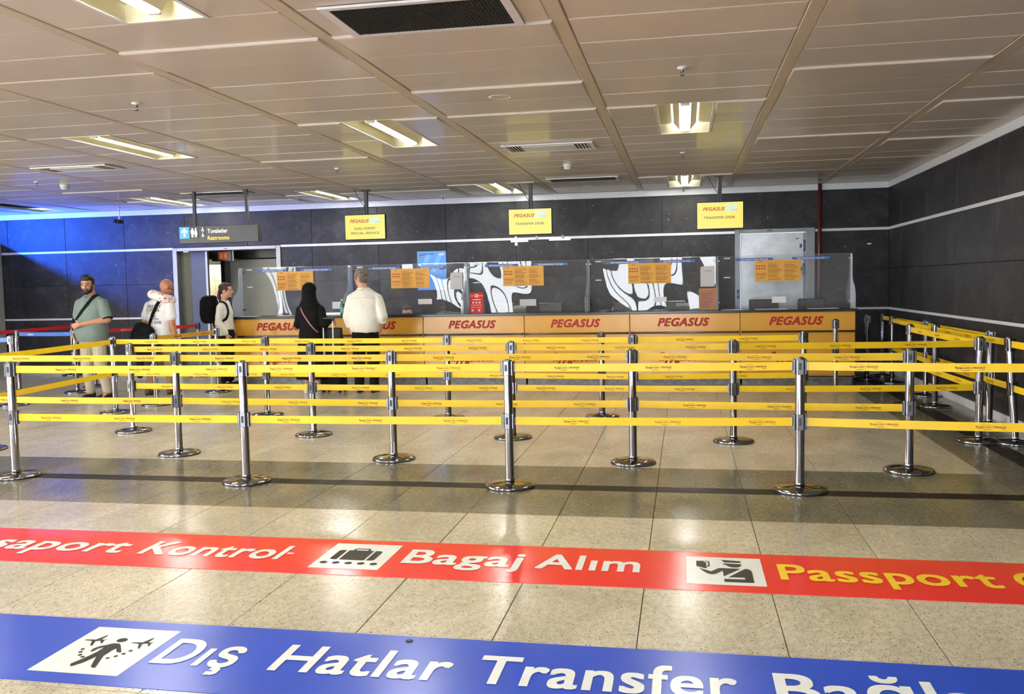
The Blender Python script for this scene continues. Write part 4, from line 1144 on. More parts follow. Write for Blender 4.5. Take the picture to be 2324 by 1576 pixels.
for k, p in enumerate(I):
    to = [I[k+1]] if k < 4 else None
    if k == 0: to = [I[1], G[0]]
    stanchion(p[0], p[1], Il[k], to)
stanchion(-0.90, 9.98, 'beltless chrome stanchion standing just behind the rearmost row, right of the middle')
stanchion(1.97, 12.55, 'beltless chrome stanchion standing against the right end of the counter')
gr = 'stanchions along the right wall'
stanchion(2.62, 13.9, 'thin-looking beltless chrome stanchion in the far right corner, nearest the counter', group=gr)
RA = [(2.93, 14.35), (2.95, 11.95), (2.96, 9.6), (2.92, 7.3)]
la = ['farthest chrome stanchion in the right corner, where the wall belt starts', 'chrome stanchion tight against the right wall, behind two others',
      'chrome stanchion against the right wall just behind the third-row end post', 'chrome stanchion against the right wall, beyond the right picture edge']
for k, p in enumerate(RA): stanchion(p[0], p[1], la[k], RA[k+1] if k < 2 else None, group=gr)
stanchion(2.86, 13.4, 'chrome stanchion second in the far right corner, base disc under the wall belts', (2.80, 10.95), group=gr)
stanchion(2.80, 10.95, 'chrome stanchion midway along the right wall with belts on both sides', (2.86, 8.57), group=gr)
stanchion(2.86, 8.57, 'tilted chrome stanchion leaning over at the right picture edge', (2.92, 7.3), tilt=-0.07, group=gr)
stanchion(2.55, 11.05, 'chrome stanchion whose side belts run down to the third-row end post', H[4], group=gr)
gl = 'stanchions of the neighbouring queues at the left'
stanchion(-6.81, 10.70, 'single chrome stanchion holding an orange belt, left of the bald man', (-6.71, 12.13), 'orange', ('top',), group=gl)
stanchion(-6.71, 12.13, 'dark topped stanchion at the far end of the orange belt, beside the backpack woman', group=gl)
stanchion(-10.6, 10.62, 'stanchion with a blue belt beyond the left picture edge', (-8.83, 10.58), 'blue', ('top',), group=gl)
stanchion(-8.83, 10.58, 'nearer of the two stanchions at the left edge with blue belts', group=gl)
stanchion(-10.0, 12.1, 'farther left-edge stanchion, its blue belt running to the bearded man', (-8.93, 12.0), 'blue', ('top',), group=gl)
stanchion(-8.93, 12.0, 'stanchion at the bearded man holding the end of the blue belt', group=gl)
stanchion(-10.75, 12.2, 'stanchion with a red belt beyond the left picture edge', (-10.9, 14.56), 'red', ('top',), group=gl)
stanchion(-10.9, 14.56, 'stanchion by the wall left of the bearded man, end of the first red belt', group=gl)
stanchion(-9.16, 12.75, 'stanchion mostly hidden behind the bearded man, start of the second red belt', (-8.25, 14.3), 'red', ('top',), group=gl)
stanchion(-8.25, 14.3, 'stanchion by the wall hidden behind the bald man, end of the red belt', group=gl)

# ------------------------------------------------------------------ printed floor strips
def fl_text(parent, body, x0, x1, base, cap, mat, bold=0.022, z=0.0042, name='lettering'):
    return link(name, text_mesh(body, x0, x1, cap, mat, 0, bold, base=base, lift=z, res=5), parent)
def flat(bm, pts, z):
    bm.faces.new([bm.verts.new((x, y, z)) for x, y in pts])
def strip(y0, y1, mat, label, x0=-6.4, x1=3.1):
    bm = BM(); box(bm, x0, x1, y0, y1, 0.0002, 0.0022)
    s = obj('floor_sticker', bm, mat); tag(s, label, 'floor sign'); return s
red = strip(4.338, 4.962, 'vinyl_red', 'long red floor sticker with white and yellow passport and baggage lettering')
fl_text(red, 'Pasaport', -4.37, -3.19, 4.552, 0.237, 'vinyl_white'); fl_text(red, 'Kontrol', -3.062, -2.215, 4.552, 0.237, 'vinyl_white')
fl_text(red, 'Bagaj', -1.505, -0.865, 4.574, 0.236, 'vinyl_white'); fl_text(red, 'Alım', -0.774, -0.239, 4.574, 0.236, 'vinyl_white')
fl_text(red, 'Passport', 0.468, 1.486, 4.55, 0.238, 'vinyl_yellow'); fl_text(red, 'Control', 1.575, 2.38, 4.55, 0.238, 'vinyl_yellow')
bm = BM(); flat(bm, [(-2.20, 4.645), (-2.165, 4.645), (-2.158, 4.66), (-2.165, 4.672), (-2.20, 4.672)], 0.0042); obj('dash', bm, 'vinyl_white', red, fixn=False)
bm = BM(); flat(bm, [(-1.985, 4.436), (-1.593, 4.436), (-1.593, 4.884), (-1.985, 4.884)], 0.003)
pic = obj('pictogram_tile', bm, 'vinyl_white', red, fixn=False)
bm = BM(); Z = 0.0042; ox, oy = -1.985, 4.436; k = 0.392
def rr(x0, y0, x1, y1, r, corners):
    pts = []
    for (cx, cy, a0, c) in ((x1, y1, 0, 'tr'), (x0, y1, 1, 'tl'), (x0, y0, 2, 'bl'), (x1, y0, 3, 'br')):
        if c in corners:
            sx = -1 if 'r' in c else 1; sy = -1 if 't' in c else 1
            for q in range(5):
                a = (a0 + q/4)*PI/2
                pts.append((cx + sx*r + r*math.cos(a), cy + sy*r + r*math.sin(a)))
        else: pts.append((cx, cy))
    return pts
def P(pts): flat(bm, [(ox+a, oy+b) for a, b in pts], Z)
P(rr(0.062, 0.150, 0.105, 0.322, 0.02, ('tl', 'bl'))); P([(0.118, 0.150), (0.262, 0.150), (0.262, 0.322), (0.118, 0.322)]); P(rr(0.275, 0.150, 0.318, 0.322, 0.02, ('tr', 'br')))
P([(0.140, 0.322), (0.140, 0.345), (0.152, 0.360), (0.228, 0.360), (0.240, 0.345), (0.240, 0.322), (0.225, 0.322), (0.225, 0.345), (0.155, 0.345), (0.155, 0.322)])
for c in range(5):
    x = 0.053 + 0.071*c; P([(x+0.021*math.cos(a*PI/8), 0.095+0.021*math.sin(a*PI/8)) for a in range(16)])
obj('suitcase_symbol', bm, 'vinyl_black', pic, fixn=False)
bm = BM(); flat(bm, [(0.003, 4.430), (0.3865, 4.430), (0.3865, 4.876), (0.003, 4.876)], 0.003)
pic = obj('pictogram_tile', bm, 'vinyl_white', red, fixn=False)
bm = BM()
for poly in ([(0.054, 4.800), (0.094, 4.803), (0.094, 4.784), (0.105, 4.778), (0.106, 4.680), (0.099, 4.678), (0.054, 4.712)],
             [(0.097, 4.804), (0.114, 4.804), (0.123, 4.792), (0.123, 4.722), (0.116, 4.710), (0.107, 4.710), (0.107, 4.722), (0.115, 4.726), (0.115, 4.786), (0.110, 4.793), (0.097, 4.795)],
             [(0.183, 4.831), (0.283, 4.818), (0.283, 4.791), (0.200, 4.789)],
             [(0.187, 4.752), (0.198, 4.771), (0.283, 4.767), (0.284, 4.743), (0.270, 4.718), (0.248, 4.709), (0.225, 4.714), (0.210, 4.735), (0.205, 4.752)],
             [(0.067, 4.681), (0.127, 4.632), (0.163, 4.686), (0.176, 4.692), (0.275, 4.690), (0.187, 4.560), (0.185, 4.650), (0.146, 4.590), (0.129, 4.584), (0.109, 4.598), (0.085, 4.635)],
             [(0.21, 4.550), (0.296, 4.688), (0.312, 4.690), (0.326, 4.672), (0.330, 4.640), (0.330, 4.475), (0.187, 4.475), (0.187, 4.521), (0.289, 4.521), (0.289, 4.544), (0.287, 4.550)]):
    flat(bm, poly, 0.0042)
bmesh.ops.triangulate(bm, faces=bm.faces)
obj('officer_symbol', bm, 'vinyl_black', pic, fixn=False)
blue = strip(2.972, 3.597, 'vinyl_blue', 'long blue floor sticker with white international transfer lettering')
fl_text(blue, 'Dış', -2.115, -1.775, 3.19, 0.237, 'vinyl_white'); fl_text(blue, 'Hatlar', -1.608, -0.90, 3.193, 0.238, 'vinyl_white')
fl_text(blue, 'Transfer', -0.792, 0.178, 3.197, 0.24, 'vinyl_white'); fl_text(blue, 'Bağlantı', 0.322, 1.36, 3.19, 0.24, 'vinyl_white')
bm = BM(); flat(bm, [(-2.564, 3.053), (-2.168, 3.053), (-2.168, 3.509), (-2.564, 3.509)], 0.003)
pic = obj('pictogram_tile', bm, 'vinyl_white', blue, fixn=False)
bm = BM()
def Q(pts): flat(bm, pts, 0.0042)
Q([(-2.366+0.023*math.cos(a*PI/8), 3.381+0.022*math.sin(a*PI/8)) for a in range(16)])
Q([(-2.392, 3.337), (-2.378, 3.346), (-2.355, 3.345), (-2.340, 3.332), (-2.288, 3.260), (-2.312, 3.263), (-2.337, 3.297), (-2.342, 3.281), (-2.343, 3.220), (-2.302, 3.111), (-2.313, 3.107), (-2.328, 3.119), (-2.368, 3.209), (-2.384, 3.148), (-2.407, 3.110), (-2.417, 3.112), (-2.427, 3.133), (-2.419, 3.158), (-2.403, 3.211), (-2.395, 3.258), (-2.395, 3.301), (-2.412, 3.286), (-2.418, 3.253), (-2.429, 3.256), (-2.433, 3.283), (-2.422, 3.308), (-2.402, 3.323)])
for dx in (0.0, 0.221):
    Q([(x+dx, y) for x, y in ((-2.531, 3.360), (-2.526, 3.366), (-2.484, 3.371), (-2.466, 3.422), (-2.459, 3.420), (-2.462, 3.377), (-2.446, 3.374), (-2.431, 3.388), (-2.442, 3.369), (-2.432, 3.337), (-2.438, 3.337), (-2.455, 3.362), (-2.476, 3.357), (-2.458, 3.308), (-2.468, 3.309), (-2.492, 3.355))])
for px_, py_ in ((-2.475, 3.271), (-2.464, 3.242), (-2.446, 3.215), (-2.423, 3.199), (-2.311, 3.202), (-2.289, 3.224), (-2.272, 3.25), (-2.261, 3.283)):
    Q([(px_+0.0085*math.cos(a*PI/5), py_+0.009*math.sin(a*PI/5)) for a in range(10)])
bmesh.ops.triangulate(bm, faces=bm.faces)
obj('traveller_symbol', bm, 'vinyl_black', pic, fixn=False)
bm = BM(); lathe(bm, [(0.016, 0.0022), (0.016, 0.005), (0.012, 0.006)], 20, (-1.141, 3.546, 0))
tag(obj('floor_stud', bm, 'black_plastic'), 'small black round stud on the blue floor sticker', 'stud')
# ------------------------------------------------------------------ people
def ell(bm, c, r, R=None, n=14):
    res = bmesh.ops.create_uvsphere(bm, u_segments=n, v_segments=max(8, n*2//3), radius=1.0)
    for v in res['verts']:
        p = Vector((v.co.x*r[0], v.co.y*r[1], v.co.z*r[2]))
        if R is not None: p = R @ p
        v.co = Vector(c) + p
def cap(bm, a, b, ra, rb, n=12, flat=None):
    a, b = Vector(a), Vector(b); d = b - a; Ln = d.length
    if Ln < 1e-5: return
    q = d.to_track_quat('Z', 'Y')
    prof = []
    for i in range(5):
        t = -PI/2 + i*PI/8; prof.append((ra*math.cos(t), ra*math.sin(t)))
    prof[0] = (ra*0.05, -ra)
    for i in range(5):
        t = i*PI/8; prof.append((rb*math.cos(t), Ln + rb*math.sin(t)))
    prof[-1] = (rb*0.05, Ln + rb)
    rings = []
    for r, z in prof:
        rings.append([bm.verts.new(a + q @ Vector((r*math.cos(2*PI*k/n)*(flat or 1.0), r*math.sin(2*PI*k/n), z))) for k in range(n)])
    for A, B in zip(rings, rings[1:]):
        for k in range(n): bm.faces.new((A[k], A[(k+1)%n], B[(k+1)%n], B[k]))
    bm.faces.new(rings[0][::-1]); bm.faces.new(rings[-1])
def loft(bm, secs, n=28, pw=2.3):
    rings = []
    for (z, cx, cy, rx, ry) in secs:
        ring = []
        for k in range(n):
            a = 2*PI*k/n; c, s = math.cos(a), math.sin(a)
            x = abs(c)**(2/pw)*(1 if c >= 0 else -1); y = abs(s)**(2/pw)*(1 if s >= 0 else -1)
            ring.append(bm.verts.new((cx + rx*x, cy + ry*y, z)))
        rings.append(ring)
    for A, B in zip(rings, rings[1:]):
        for k in range(n): bm.faces.new((A[k], A[(k+1)%n], B[(k+1)%n], B[k]))
    bm.faces.new(rings[0][::-1]); bm.faces.new(rings[-1])
def blob(name, bm, mat, parent, voxel=0.009, smooth=3, wr=0.0, wscale=9.0, seed=0):
    bmesh.ops.recalc_face_normals(bm, faces=bm.faces)
    me = bpy.data.meshes.new(name); bm.to_mesh(me); bm.free()
    o = bpy.data.objects.new(name, me); COL.objects.link(o)
    m = o.modifiers.new('r', 'REMESH'); m.mode = 'VOXEL'; m.voxel_size = voxel
    s = o.modifiers.new('s', 'SMOOTH'); s.factor = 0.5; s.iterations = smooth
    if wr:
        tx = bpy.data.textures.new('folds', 'CLOUDS'); tx.noise_scale = 1.0/wscale; tx.noise_depth = 1
        d = o.modifiers.new('d', 'DISPLACE'); d.texture = tx; d.strength = wr; d.mid_level = 0.5; d.texture_coords = 'LOCAL'
    dg = bpy.context.evaluated_depsgraph_get()
    nm = bpy.data.meshes.new_from_object(o.evaluated_get(dg)); bpy.data.objects.remove(o)
    nm.name = name; nm.materials.clear(); nm.materials.append(MATS[mat])
    for p in nm.polygons: p.use_smooth = True
    return link(name, nm, parent)
def hand(bm, w, d, side, nrm, curl=0.5, s=1.0):
    w, d, side, nrm = Vector(w), Vector(d).normalized(), Vector(side).normalized(), Vector(nrm).normalized()
    k = w + d*0.085*s
    for o in (-0.026, -0.009, 0.009, 0.026): cap(bm, w + side*o*0.5*s, k + side*o*s, 0.014*s, 0.012*s, 8)
    for o, ln in ((0.030, 0.066), (0.0105, 0.076), (-0.0105, 0.070), (-0.030, 0.054)):
        a = k + side*o*s; f1 = (d*(1-0.45*curl) + nrm*curl*0.8).normalized(); b = a + f1*ln*0.52*s
        f2 = (d*(1-1.1*curl) + nrm*curl*1.3).normalized(); c = b + f2*ln*0.48*s
        cap(bm, a, b, 0.0095*s, 0.0088*s, 8); cap(bm, b, c, 0.0088*s, 0.0072*s, 8)
    a = w + d*0.02*s + side*0.028*s; b = a + (d*0.6 + side*0.75 + nrm*0.25).normalized()*0.042*s; c = b + (d*0.95 + side*0.1 + nrm*0.35).normalized()*0.032*s
    cap(bm, a, b, 0.013*s, 0.0105*s, 8); cap(bm, b, c, 0.0105*s, 0.0085*s, 8)
def head(bm, c, R, s=1.0):
    c = Vector(c)
    def T(p): return c + R @ (Vector(p)*s)
    ell(bm, T((0, -0.010, 0.030)), (0.076*s, 0.094*s, 0.090*s), R, 18)
    ell(bm, T((0, 0.026, -0.030)), (0.057*s, 0.062*s, 0.082*s), R, 16)
    ell(bm, T((0, 0.060, -0.088)), (0.028*s, 0.024*s, 0.022*s), R)
    ell(bm, T((0, 0.070, 0.022)), (0.050*s, 0.020*s, 0.014*s), R)          # brow
    ell(bm, T((0.036, 0.058, -0.020)), (0.022*s, 0.018*s, 0.020*s), R); ell(bm, T((-0.036, 0.058, -0.020)), (0.022*s, 0.018*s, 0.020*s), R)
    cap(bm, T((0, 0.086, 0.012)), T((0, 0.104, -0.024)), 0.009*s, 0.0135*s, 8)
    ell(bm, T((0, 0.080, -0.060)), (0.026*s, 0.012*s, 0.013*s), R)         # mouth mound
    for x in (-1, 1): ell(bm, T((x*0.078, -0.006, -0.010)), (0.009*s, 0.019*s, 0.031*s), R @ Matrix.Rotation(x*0.25, 3, 'Z'))
    return T
def face_parts(t, T, R, s, lipmat='lips', eyes=True, browmat='hair_black'):
    if eyes:
        for x in (-1, 1):
            bm = BM(); ell(bm, T((x*0.030, 0.077, 0.003)), (0.0115*s, 0.0065*s, 0.0055*s), R, 10); e = obj('eye', bm, 'eye_white', t, smooth=True)
            bm = BM(); ell(bm, T((x*0.030, 0.0835, 0.003)), (0.0055*s, 0.003*s, 0.0055*s), R, 8); obj('iris', bm, 'ink_black', e, smooth=True)
            bm = BM(); cap(bm, T((x*0.016, 0.089, 0.025)), T((x*0.048, 0.078, 0.024)), 0.0045*s, 0.003*s, 8); obj('eyebrow', bm, browmat, t, smooth=True)
    bm = BM(); ell(bm, T((0, 0.0915, -0.058)), (0.021*s, 0.005*s, 0.0035*s), R, 10); ell(bm, T((0, 0.0905, -0.066)), (0.018*s, 0.006*s, 0.0045*s), R, 10); obj('lips', bm, lipmat, t, smooth=True)
def Rz(a, pitch=0.0, rl=0.0): return (Matrix.Rotation(a, 3, 'Z') @ Matrix.Rotation(pitch, 3, 'X') @ Matrix.Rotation(rl, 3, 'Y'))
def drape_text(o_text, target, direction, off=0.004):
    """press flat lettering onto a garment: both in the same parent space"""
    me = target.data
    bvh = BVHTree.FromPolygons([v.co[:] for v in me.vertices], [list(p.vertices) for p in me.polygons])
    d = Vector(direction)
    for v in o_text.data.vertices:
        hit = bvh.ray_cast(v.co - d*0.6, d)
        if hit[0] is not None: v.co = hit[0] - d*off
def ribbon(name, pts, width, mat, parent, target=None, thick=0.004, face=None):
    """strap following points (outer side), pressed on the body"""
    pts = [Vector(p) for p in pts]
    # resample with catmull-rom
    P = []
    for i in range(len(pts)-1):
        p0, p1, p2, p3 = pts[max(i-1,0)], pts[i], pts[i+1], pts[min(i+2, len(pts)-1)]
        for k in range(8):
            u = k/8; P.append(0.5*((2*p1) + (-p0+p2)*u + (2*p0-5*p1+4*p2-p3)*u*u + (-p0+3*p1-3*p2+p3)*u**3))
    P.append(pts[-1])
    nrm = [Vector(face) if face else Vector((0,1,0))]*len(P)
    if target is not None:
        me = target.data; bvh = BVHTree.FromPolygons([v.co[:] for v in me.vertices], [list(p.vertices) for p in me.polygons])
        nn = []
        for i, p in enumerate(P):
            h = bvh.find_nearest(p); P[i] = h[0] + h[1]*0.006; nn.append(h[1])
        nrm = nn
    bm = BM(); rings = []
    for i, p in enumerate(P):
        d = (P[min(i+1, len(P)-1)] - P[max(i-1, 0)]).normalized(); n = nrm[i]; s = d.cross(n).normalized(); n = s.cross(d)
        rings.append([bm.verts.new(p + s*a*width/2 + n*b*thick) for a, b in ((-1,-0.5),(1,-0.5),(1,0.5),(-1,0.5))])
    for A, B in zip(rings, rings[1:]):
        for q in range(4): bm.faces.new((A[q], B[q], B[(q+1)%4], A[(q+1)%4]))
    bm.faces.new(rings[0]); bm.faces.new(rings[-1][::-1])
    return obj(name, bm, mat, parent, smooth=False)
def shoe(t, x, y, ang, mat, sole='black_plastic', ln=0.27):
    bm = BM(); R = Matrix.Rotation(ang, 3, 'Z')
    def T(p): v = R @ Vector((p[0], p[1], 0)); return (x+v.x, y+v.y, p[2])
    cap(bm, T((0, -0.055, 0.045)), T((0, 0.10, 0.038)), 0.040, 0.036, 10); cap(bm, T((0, 0.08, 0.034)), T((0, ln-0.105, 0.030)), 0.040, 0.026, 10); cap(bm, T((0,-0.045,0.05)), T((0,-0.03,0.10)), 0.038, 0.040, 10)
    s = blob('shoe', bm, mat, t, 0.008, 2)
    for v in s.data.vertices: v.co.z = max(v.co.z, 0.014)
    bm = BM(); pts = []
    for k in range(20):
        a = 2*PI*k/20; c, q = math.cos(a), math.sin(a)
        v = R @ Vector((0.044*c*(0.9 if q < 0 else 1.0), 0.035 + (ln/2)*q, 0)); pts.append((x+v.x, y+v.y))
    prism(bm, pts, 0.0, 0.018); obj('sole', bm, sole, s)

def legs(bm, hip, knee, ankle, r=(0.085, 0.058, 0.042)):
    for s in range(2):
        cap(bm, hip[s], knee[s], r[0], r[1]); cap(bm, knee[s], ankle[s], r[1]*0.98, r[2])
        cap(bm, ankle[s], (ankle[s][0], ankle[s][1]+0.10, 0.035), 0.034, 0.026)

# --- bearded man in green polo
def bearded_man():
    t = thing('person', 'bearded man in grey-green polo and beige trousers with a black cross-body strap', 'person', (-8.14, 11.32, 0), PI - 0.12)
    RH = Rz(0.42, 0.02)
    b = BM(); hc = (0.02, 0.03, 1.588)
    T = head(b, hc, RH, 1.06)
    cap(b, (0.01, 0.0, 1.52), (0, -0.02, 1.40), 0.062, 0.070)
    loft(b, [(0.86, 0, 0, 0.165, 0.12), (1.0, 0, 0.01, 0.19, 0.15), (1.2, 0, 0, 0.18, 0.13), (1.38, 0, -0.01, 0.17, 0.09), (1.43, 0, -0.01, 0.10, 0.07)])
    sh = [(0.195, -0.01, 1.335), (-0.195, -0.01, 1.335)]; el = [(0.285, -0.04, 1.09), (-0.285, 0.02, 1.11)]; wr = [(0.245, 0.06, 0.93), (-0.02, 0.245, 1.055)]
    for i in range(2):
        cap(b, sh[i], el[i], 0.062, 0.050); cap(b, el[i], wr[i], 0.052, 0.032)
    hand(b, wr[0], (-0.25, 0.25, -0.9), (0, 1, 0.2), (-1, 0.1, 0), 0.5, 1.05)
    hand(b, wr[1], (0.95, 0.0, -0.2), (0.1, 0.2, 1), (0.1, -1, 0), 0.25, 1.05)
    legs(b, [(0.10, 0, 0.86), (-0.10, 0, 0.86)], [(0.105, 0.02, 0.47), (-0.115, 0.0, 0.47)], [(0.085, 0.0, 0.09), (-0.16, -0.05, 0.09)])
    body = blob('body', b, 'skin', t, 0.0085, 3)
    face_parts(t, T, RH, 1.06)
    b = BM()   # hair
    ell(b, T((0, -0.026, 0.068)), (0.090, 0.094, 0.084), RH, 18); ell(b, T((0, 0.050, 0.098)), (0.072, 0.046, 0.040), RH); ell(b, T((0, 0.066, 0.078)), (0.060, 0.026, 0.024), RH); ell(b, T((0, -0.072, 0.0)), (0.078, 0.048, 0.080), RH)
    for x in (-1, 1): ell(b, T((x*0.070, 0.010, 0.035)), (0.016, 0.030, 0.045), RH)
    blob('hair', b, 'hair_black', t, 0.008, 2, 0.010, 30)
    b = BM()   # beard
    ell(b, T((0, 0.055, -0.090)), (0.042, 0.044, 0.034), RH)
    for x in (-1, 1):
        cap(b, T((x*0.066, 0.014, -0.01)), T((x*0.050, 0.040, -0.080)), 0.012, 0.020); cap(b, T((x*0.050, 0.052, -0.066)), T((x*0.030, 0.072, -0.084)), 0.012, 0.014)
    cap(b, T((-0.024, 0.090, -0.047)), T((0.024, 0.090, -0.047)), 0.006, 0.006); 
    for x in (-1, 1): cap(b, T((x*0.026, 0.088, -0.048)), T((x*0.030, 0.078, -0.085)), 0.006, 0.010)
    blob('beard', b, 'hair_black', t, 0.006, 1)
    b = BM()   # polo
    loft(b, [(0.81, 0, 0.005, 0.205, 0.165), (0.90, 0, 0.015, 0.225, 0.182), (1.02, 0, 0.022, 0.232, 0.190), (1.14, 0, 0.01, 0.222, 0.168), (1.27, 0, -0.005, 0.212, 0.140), (1.36, 0, -0.012, 0.195, 0.115), (1.425, 0, -0.015, 0.13, 0.085), (1.455, 0, -0.01, 0.085, 0.075)])
    for i in range(2):
        e = Vector(sh[i]).lerp(Vector(el[i]), 0.72); cap(b, sh[i], e, 0.072, 0.076); cap(b, (sh[i][0]*0.35, -0.015, 1.43), sh[i], 0.045, 0.066)
    polo = blob('polo_shirt', b, 'polo_green', t, 0.010, 4, 0.016, 6)
    for i in range(2):
        a = Vector(sh[i]).lerp(Vector(el[i]), 0.92); c = Vector(sh[i]).lerp(Vector(el[i]), 0.98)
        bm = BM(); tube(bm, [a, c], 0.0745, 20); obj('cuff_band', bm, 'black_fabric', polo, smooth=True)
    bm = BM(); pts = []
    for k in range(17):
        a = -0.85 + k*(2*PI-1.45)/16 + PI*1.0
    for s in (-1, 1):
        cap(bm, (s*0.072, -0.03, 1.462), (s*0.020, 0.085, 1.425), 0.016, 0.014, 8); 
    cap(bm, (-0.072, -0.03, 1.462), (0.072, -0.03, 1.462), 0.016, 0.016, 8)
    blob('collar', bm, 'polo_green', polo, 0.007, 2)
    for z in (1.37, 1.33): 
        bm = BM(); ell(bm, (0.0, 0.112+ (1.40-z)*0.2, z), (0.006, 0.004, 0.006), None, 8); obj('button', bm, 'ink_black', polo)
    b = BM()   # trousers
    loft(b, [(0.78, 0, 0, 0.180, 0.130), (0.86, 0, 0.005, 0.190, 0.150), (0.93, 0, 0.01, 0.192, 0.155)])
    for s, k, an in ((0.095, (0.105, 0.02, 0.47), (0.085, 0.0, 0.115)), (-0.10, (-0.115, 0.0, 0.47), (-0.16, -0.05, 0.115))):
        cap(b, (s, 0, 0.80), k, 0.105, 0.082); cap(b, k, an, 0.082, 0.062)
    blob('trousers', b, 'chino_beige', t, 0.010, 3, 0.018, 8)
    shoe(t, 0.085, 0.0, 0.1, 'black_leather'); shoe(t, -0.16, -0.05, -0.15, 'black_leather')
    ribbon('strap', [(-0.13, -0.10, 1.40), (-0.115, 0.0, 1.46), (-0.06, 0.13, 1.36), (0.05, 0.19, 1.22), (0.16, 0.17, 1.08), (0.235, 0.06, 0.96), (0.24, -0.06, 0.92)], 0.05, 'black_fabric', t, polo)
    b = BM(); cbox(b, 0.10, 0.24, -0.24, -0.16, 0.80, 0.98, 0.02); obj('sling_bag', b, 'black_fabric', t)
    bm = BM(); ell(bm, (-0.10, 0.150, 1.32), (0.014, 0.004, 0.010), None, 8); obj('chest_emblem', bm, 'ink_black', polo)
bearded_man()

# --- bald man with neck pillow, seen from behind
def bald_man():
    t = thing('person', 'bald man in a lettered white T-shirt with printed neck pillow and black bag', 'person', (-7.42, 11.85, 0), -0.22)
    RH = Rz(-0.55, -0.42)
    b = BM(); hc = (0.075, 0.07, 1.535)
    T = head(b, hc, RH, 1.04)
    cap(b, (0.06, 0.03, 1.46), (0.01, -0.01, 1.34), 0.060, 0.070)
    loft(b, [(0.84, 0, 0, 0.16, 0.12), (1.0, 0, 0.0, 0.165, 0.13), (1.2, 0, 0, 0.175, 0.12), (1.33, 0, 0, 0.16, 0.09), (1.38, 0, 0, 0.10, 0.07)])
    sh = [(0.20, 0.0, 1.275), (-0.20, 0.0, 1.275)]; el = [(0.245, -0.03, 1.04), (-0.27, -0.03, 1.05)]; wr = [(0.235, 0.05, 0.82), (-0.22, 0.16, 0.90)]
    for i in range(2): cap(b, sh[i], el[i], 0.058, 0.046); cap(b, el[i], wr[i], 0.047, 0.030)
    hand(b, wr[0], (0, 0.15, -1), (0, 1, 0.1), (-1, 0, 0), 0.4); hand(b, wr[1], (0.3, 0.9, -0.2), (0.2, 0, 1), (1, 0, 0), 0.7)
    legs(b, [(0.09, 0, 0.84), (-0.09, 0, 0.84)], [(0.10, 0.03, 0.46), (-0.11, 0.02, 0.46)], [(0.11, 0.05, 0.09), (-0.14, -0.12, 0.09)])
    blob('body', b, 'skin_tan', t, 0.0085, 3)
    face_parts(t, T, RH, 1.04)
    b = BM()   # tee
    loft(b, [(0.78, 0, 0.0, 0.185, 0.145), (0.88, 0, 0.0, 0.190, 0.150), (1.02, 0, 0.0, 0.195, 0.148), (1.18, 0, 0.0, 0.205, 0.140), (1.29, 0, 0.0, 0.200, 0.120), (1.355, 0, 0.0, 0.14, 0.09), (1.385, 0, 0.0, 0.09, 0.07)])
    for i in range(2):
        e = Vector(sh[i]).lerp(Vector(el[i]), 0.62); cap(b, sh[i], e, 0.068, 0.076); cap(b, (sh[i][0]*0.35, 0, 1.36), sh[i], 0.04, 0.062)
    tee = blob('t_shirt', b, 'tee_white', t, 0.010, 4, 0.014, 7)
    def txt(s, x0, x1, z, c, mir=False, flip=False, mat='ink_black', nm='lettering'):
        me = text_mesh(s, x0, x1, c, mat, 0, 0.012, plane='xz', base=z, lift=-0.3).copy()
        if mir:
            for v in me.vertices: v.co.x = x0 + x1 - v.co.x
        if flip:
            for v in me.vertices: v.co.z = 2*z + c - v.co.z
        o = link(nm, me, t); bm = bmesh.new(); bm.from_mesh(me); bmesh.ops.triangulate(bm, faces=bm.faces); bmesh.ops.subdivide_edges(bm, edges=[e for e in bm.edges if e.calc_length() > 0.02], cuts=1); bm.to_mesh(me); bm.free()
        drape_text(o, tee, (0, 1, 0), 0.005); return o
    txt('FRIDAY', -0.11, 0.13, 1.255, 0.040); txt('SENSE 13', -0.145, 0.10, 1.205, 0.040, True)
    txt('THE', -0.05, 0.06, 1.115, 0.034); txt('FLASH', -0.03, 0.10, 1.08, 0.028, False, True); txt('BAD LUCK', -0.14, 0.13, 1.025, 0.040, True, True)
    bm = BM(); vs = []
    for z in (1.178, 1.165):
        for k in range(8): bm.faces.new([bm.verts.new(p) for p in ((-0.13+0.024*k, -0.3, z), (-0.106+0.024*k, -0.3, z), (-0.106+0.024*k, -0.3, z+0.006), (-0.13+0.024*k, -0.3, z+0.006))])
    for k in range(3): bm.faces.new([bm.verts.new(p) for p in ((0.05+0.024*k, -0.3, 1.20), (0.074+0.024*k, -0.3, 1.20), (0.074+0.024*k, -0.3, 1.22), (0.05+0.024*k, -0.3, 1.22))])
    o = obj('yellow_print', bm, 'tee_yellow', t, fixn=False); drape_text(o, tee, (0, 1, 0), 0.005)
    b = BM()
    loft(b, [(0.72, 0, 0, 0.165, 0.125), (0.80, 0, 0, 0.175, 0.135), (0.88, 0, 0, 0.175, 0.135)])
    for s, k, an in ((0.09, (0.10, 0.03, 0.46), (0.11, 0.05, 0.13)), (-0.09, (-0.11, 0.02, 0.46), (-0.14, -0.12, 0.13))):
        cap(b, (s, 0, 0.76), k, 0.098, 0.078); cap(b, k, an, 0.078, 0.062)
    blob('trousers', b, 'khaki', t, 0.010, 3, 0.018, 8)
    shoe(t, 0.11, 0.05, 0.0, 'shoe_brown'); shoe(t, -0.14, -0.12, 0.1, 'shoe_brown')
    ribbon('bag_strap', [(0.11, 0.09, 1.34), (0.10, 0.0, 1.40), (0.07, -0.10, 1.31), (0.0, -0.15, 1.15), (-0.06, -0.17, 1.03), (-0.10, -0.18, 0.97)], 0.055, 'black_fabric', t, tee)
    b = BM()   # slumped bag with a jacket over it
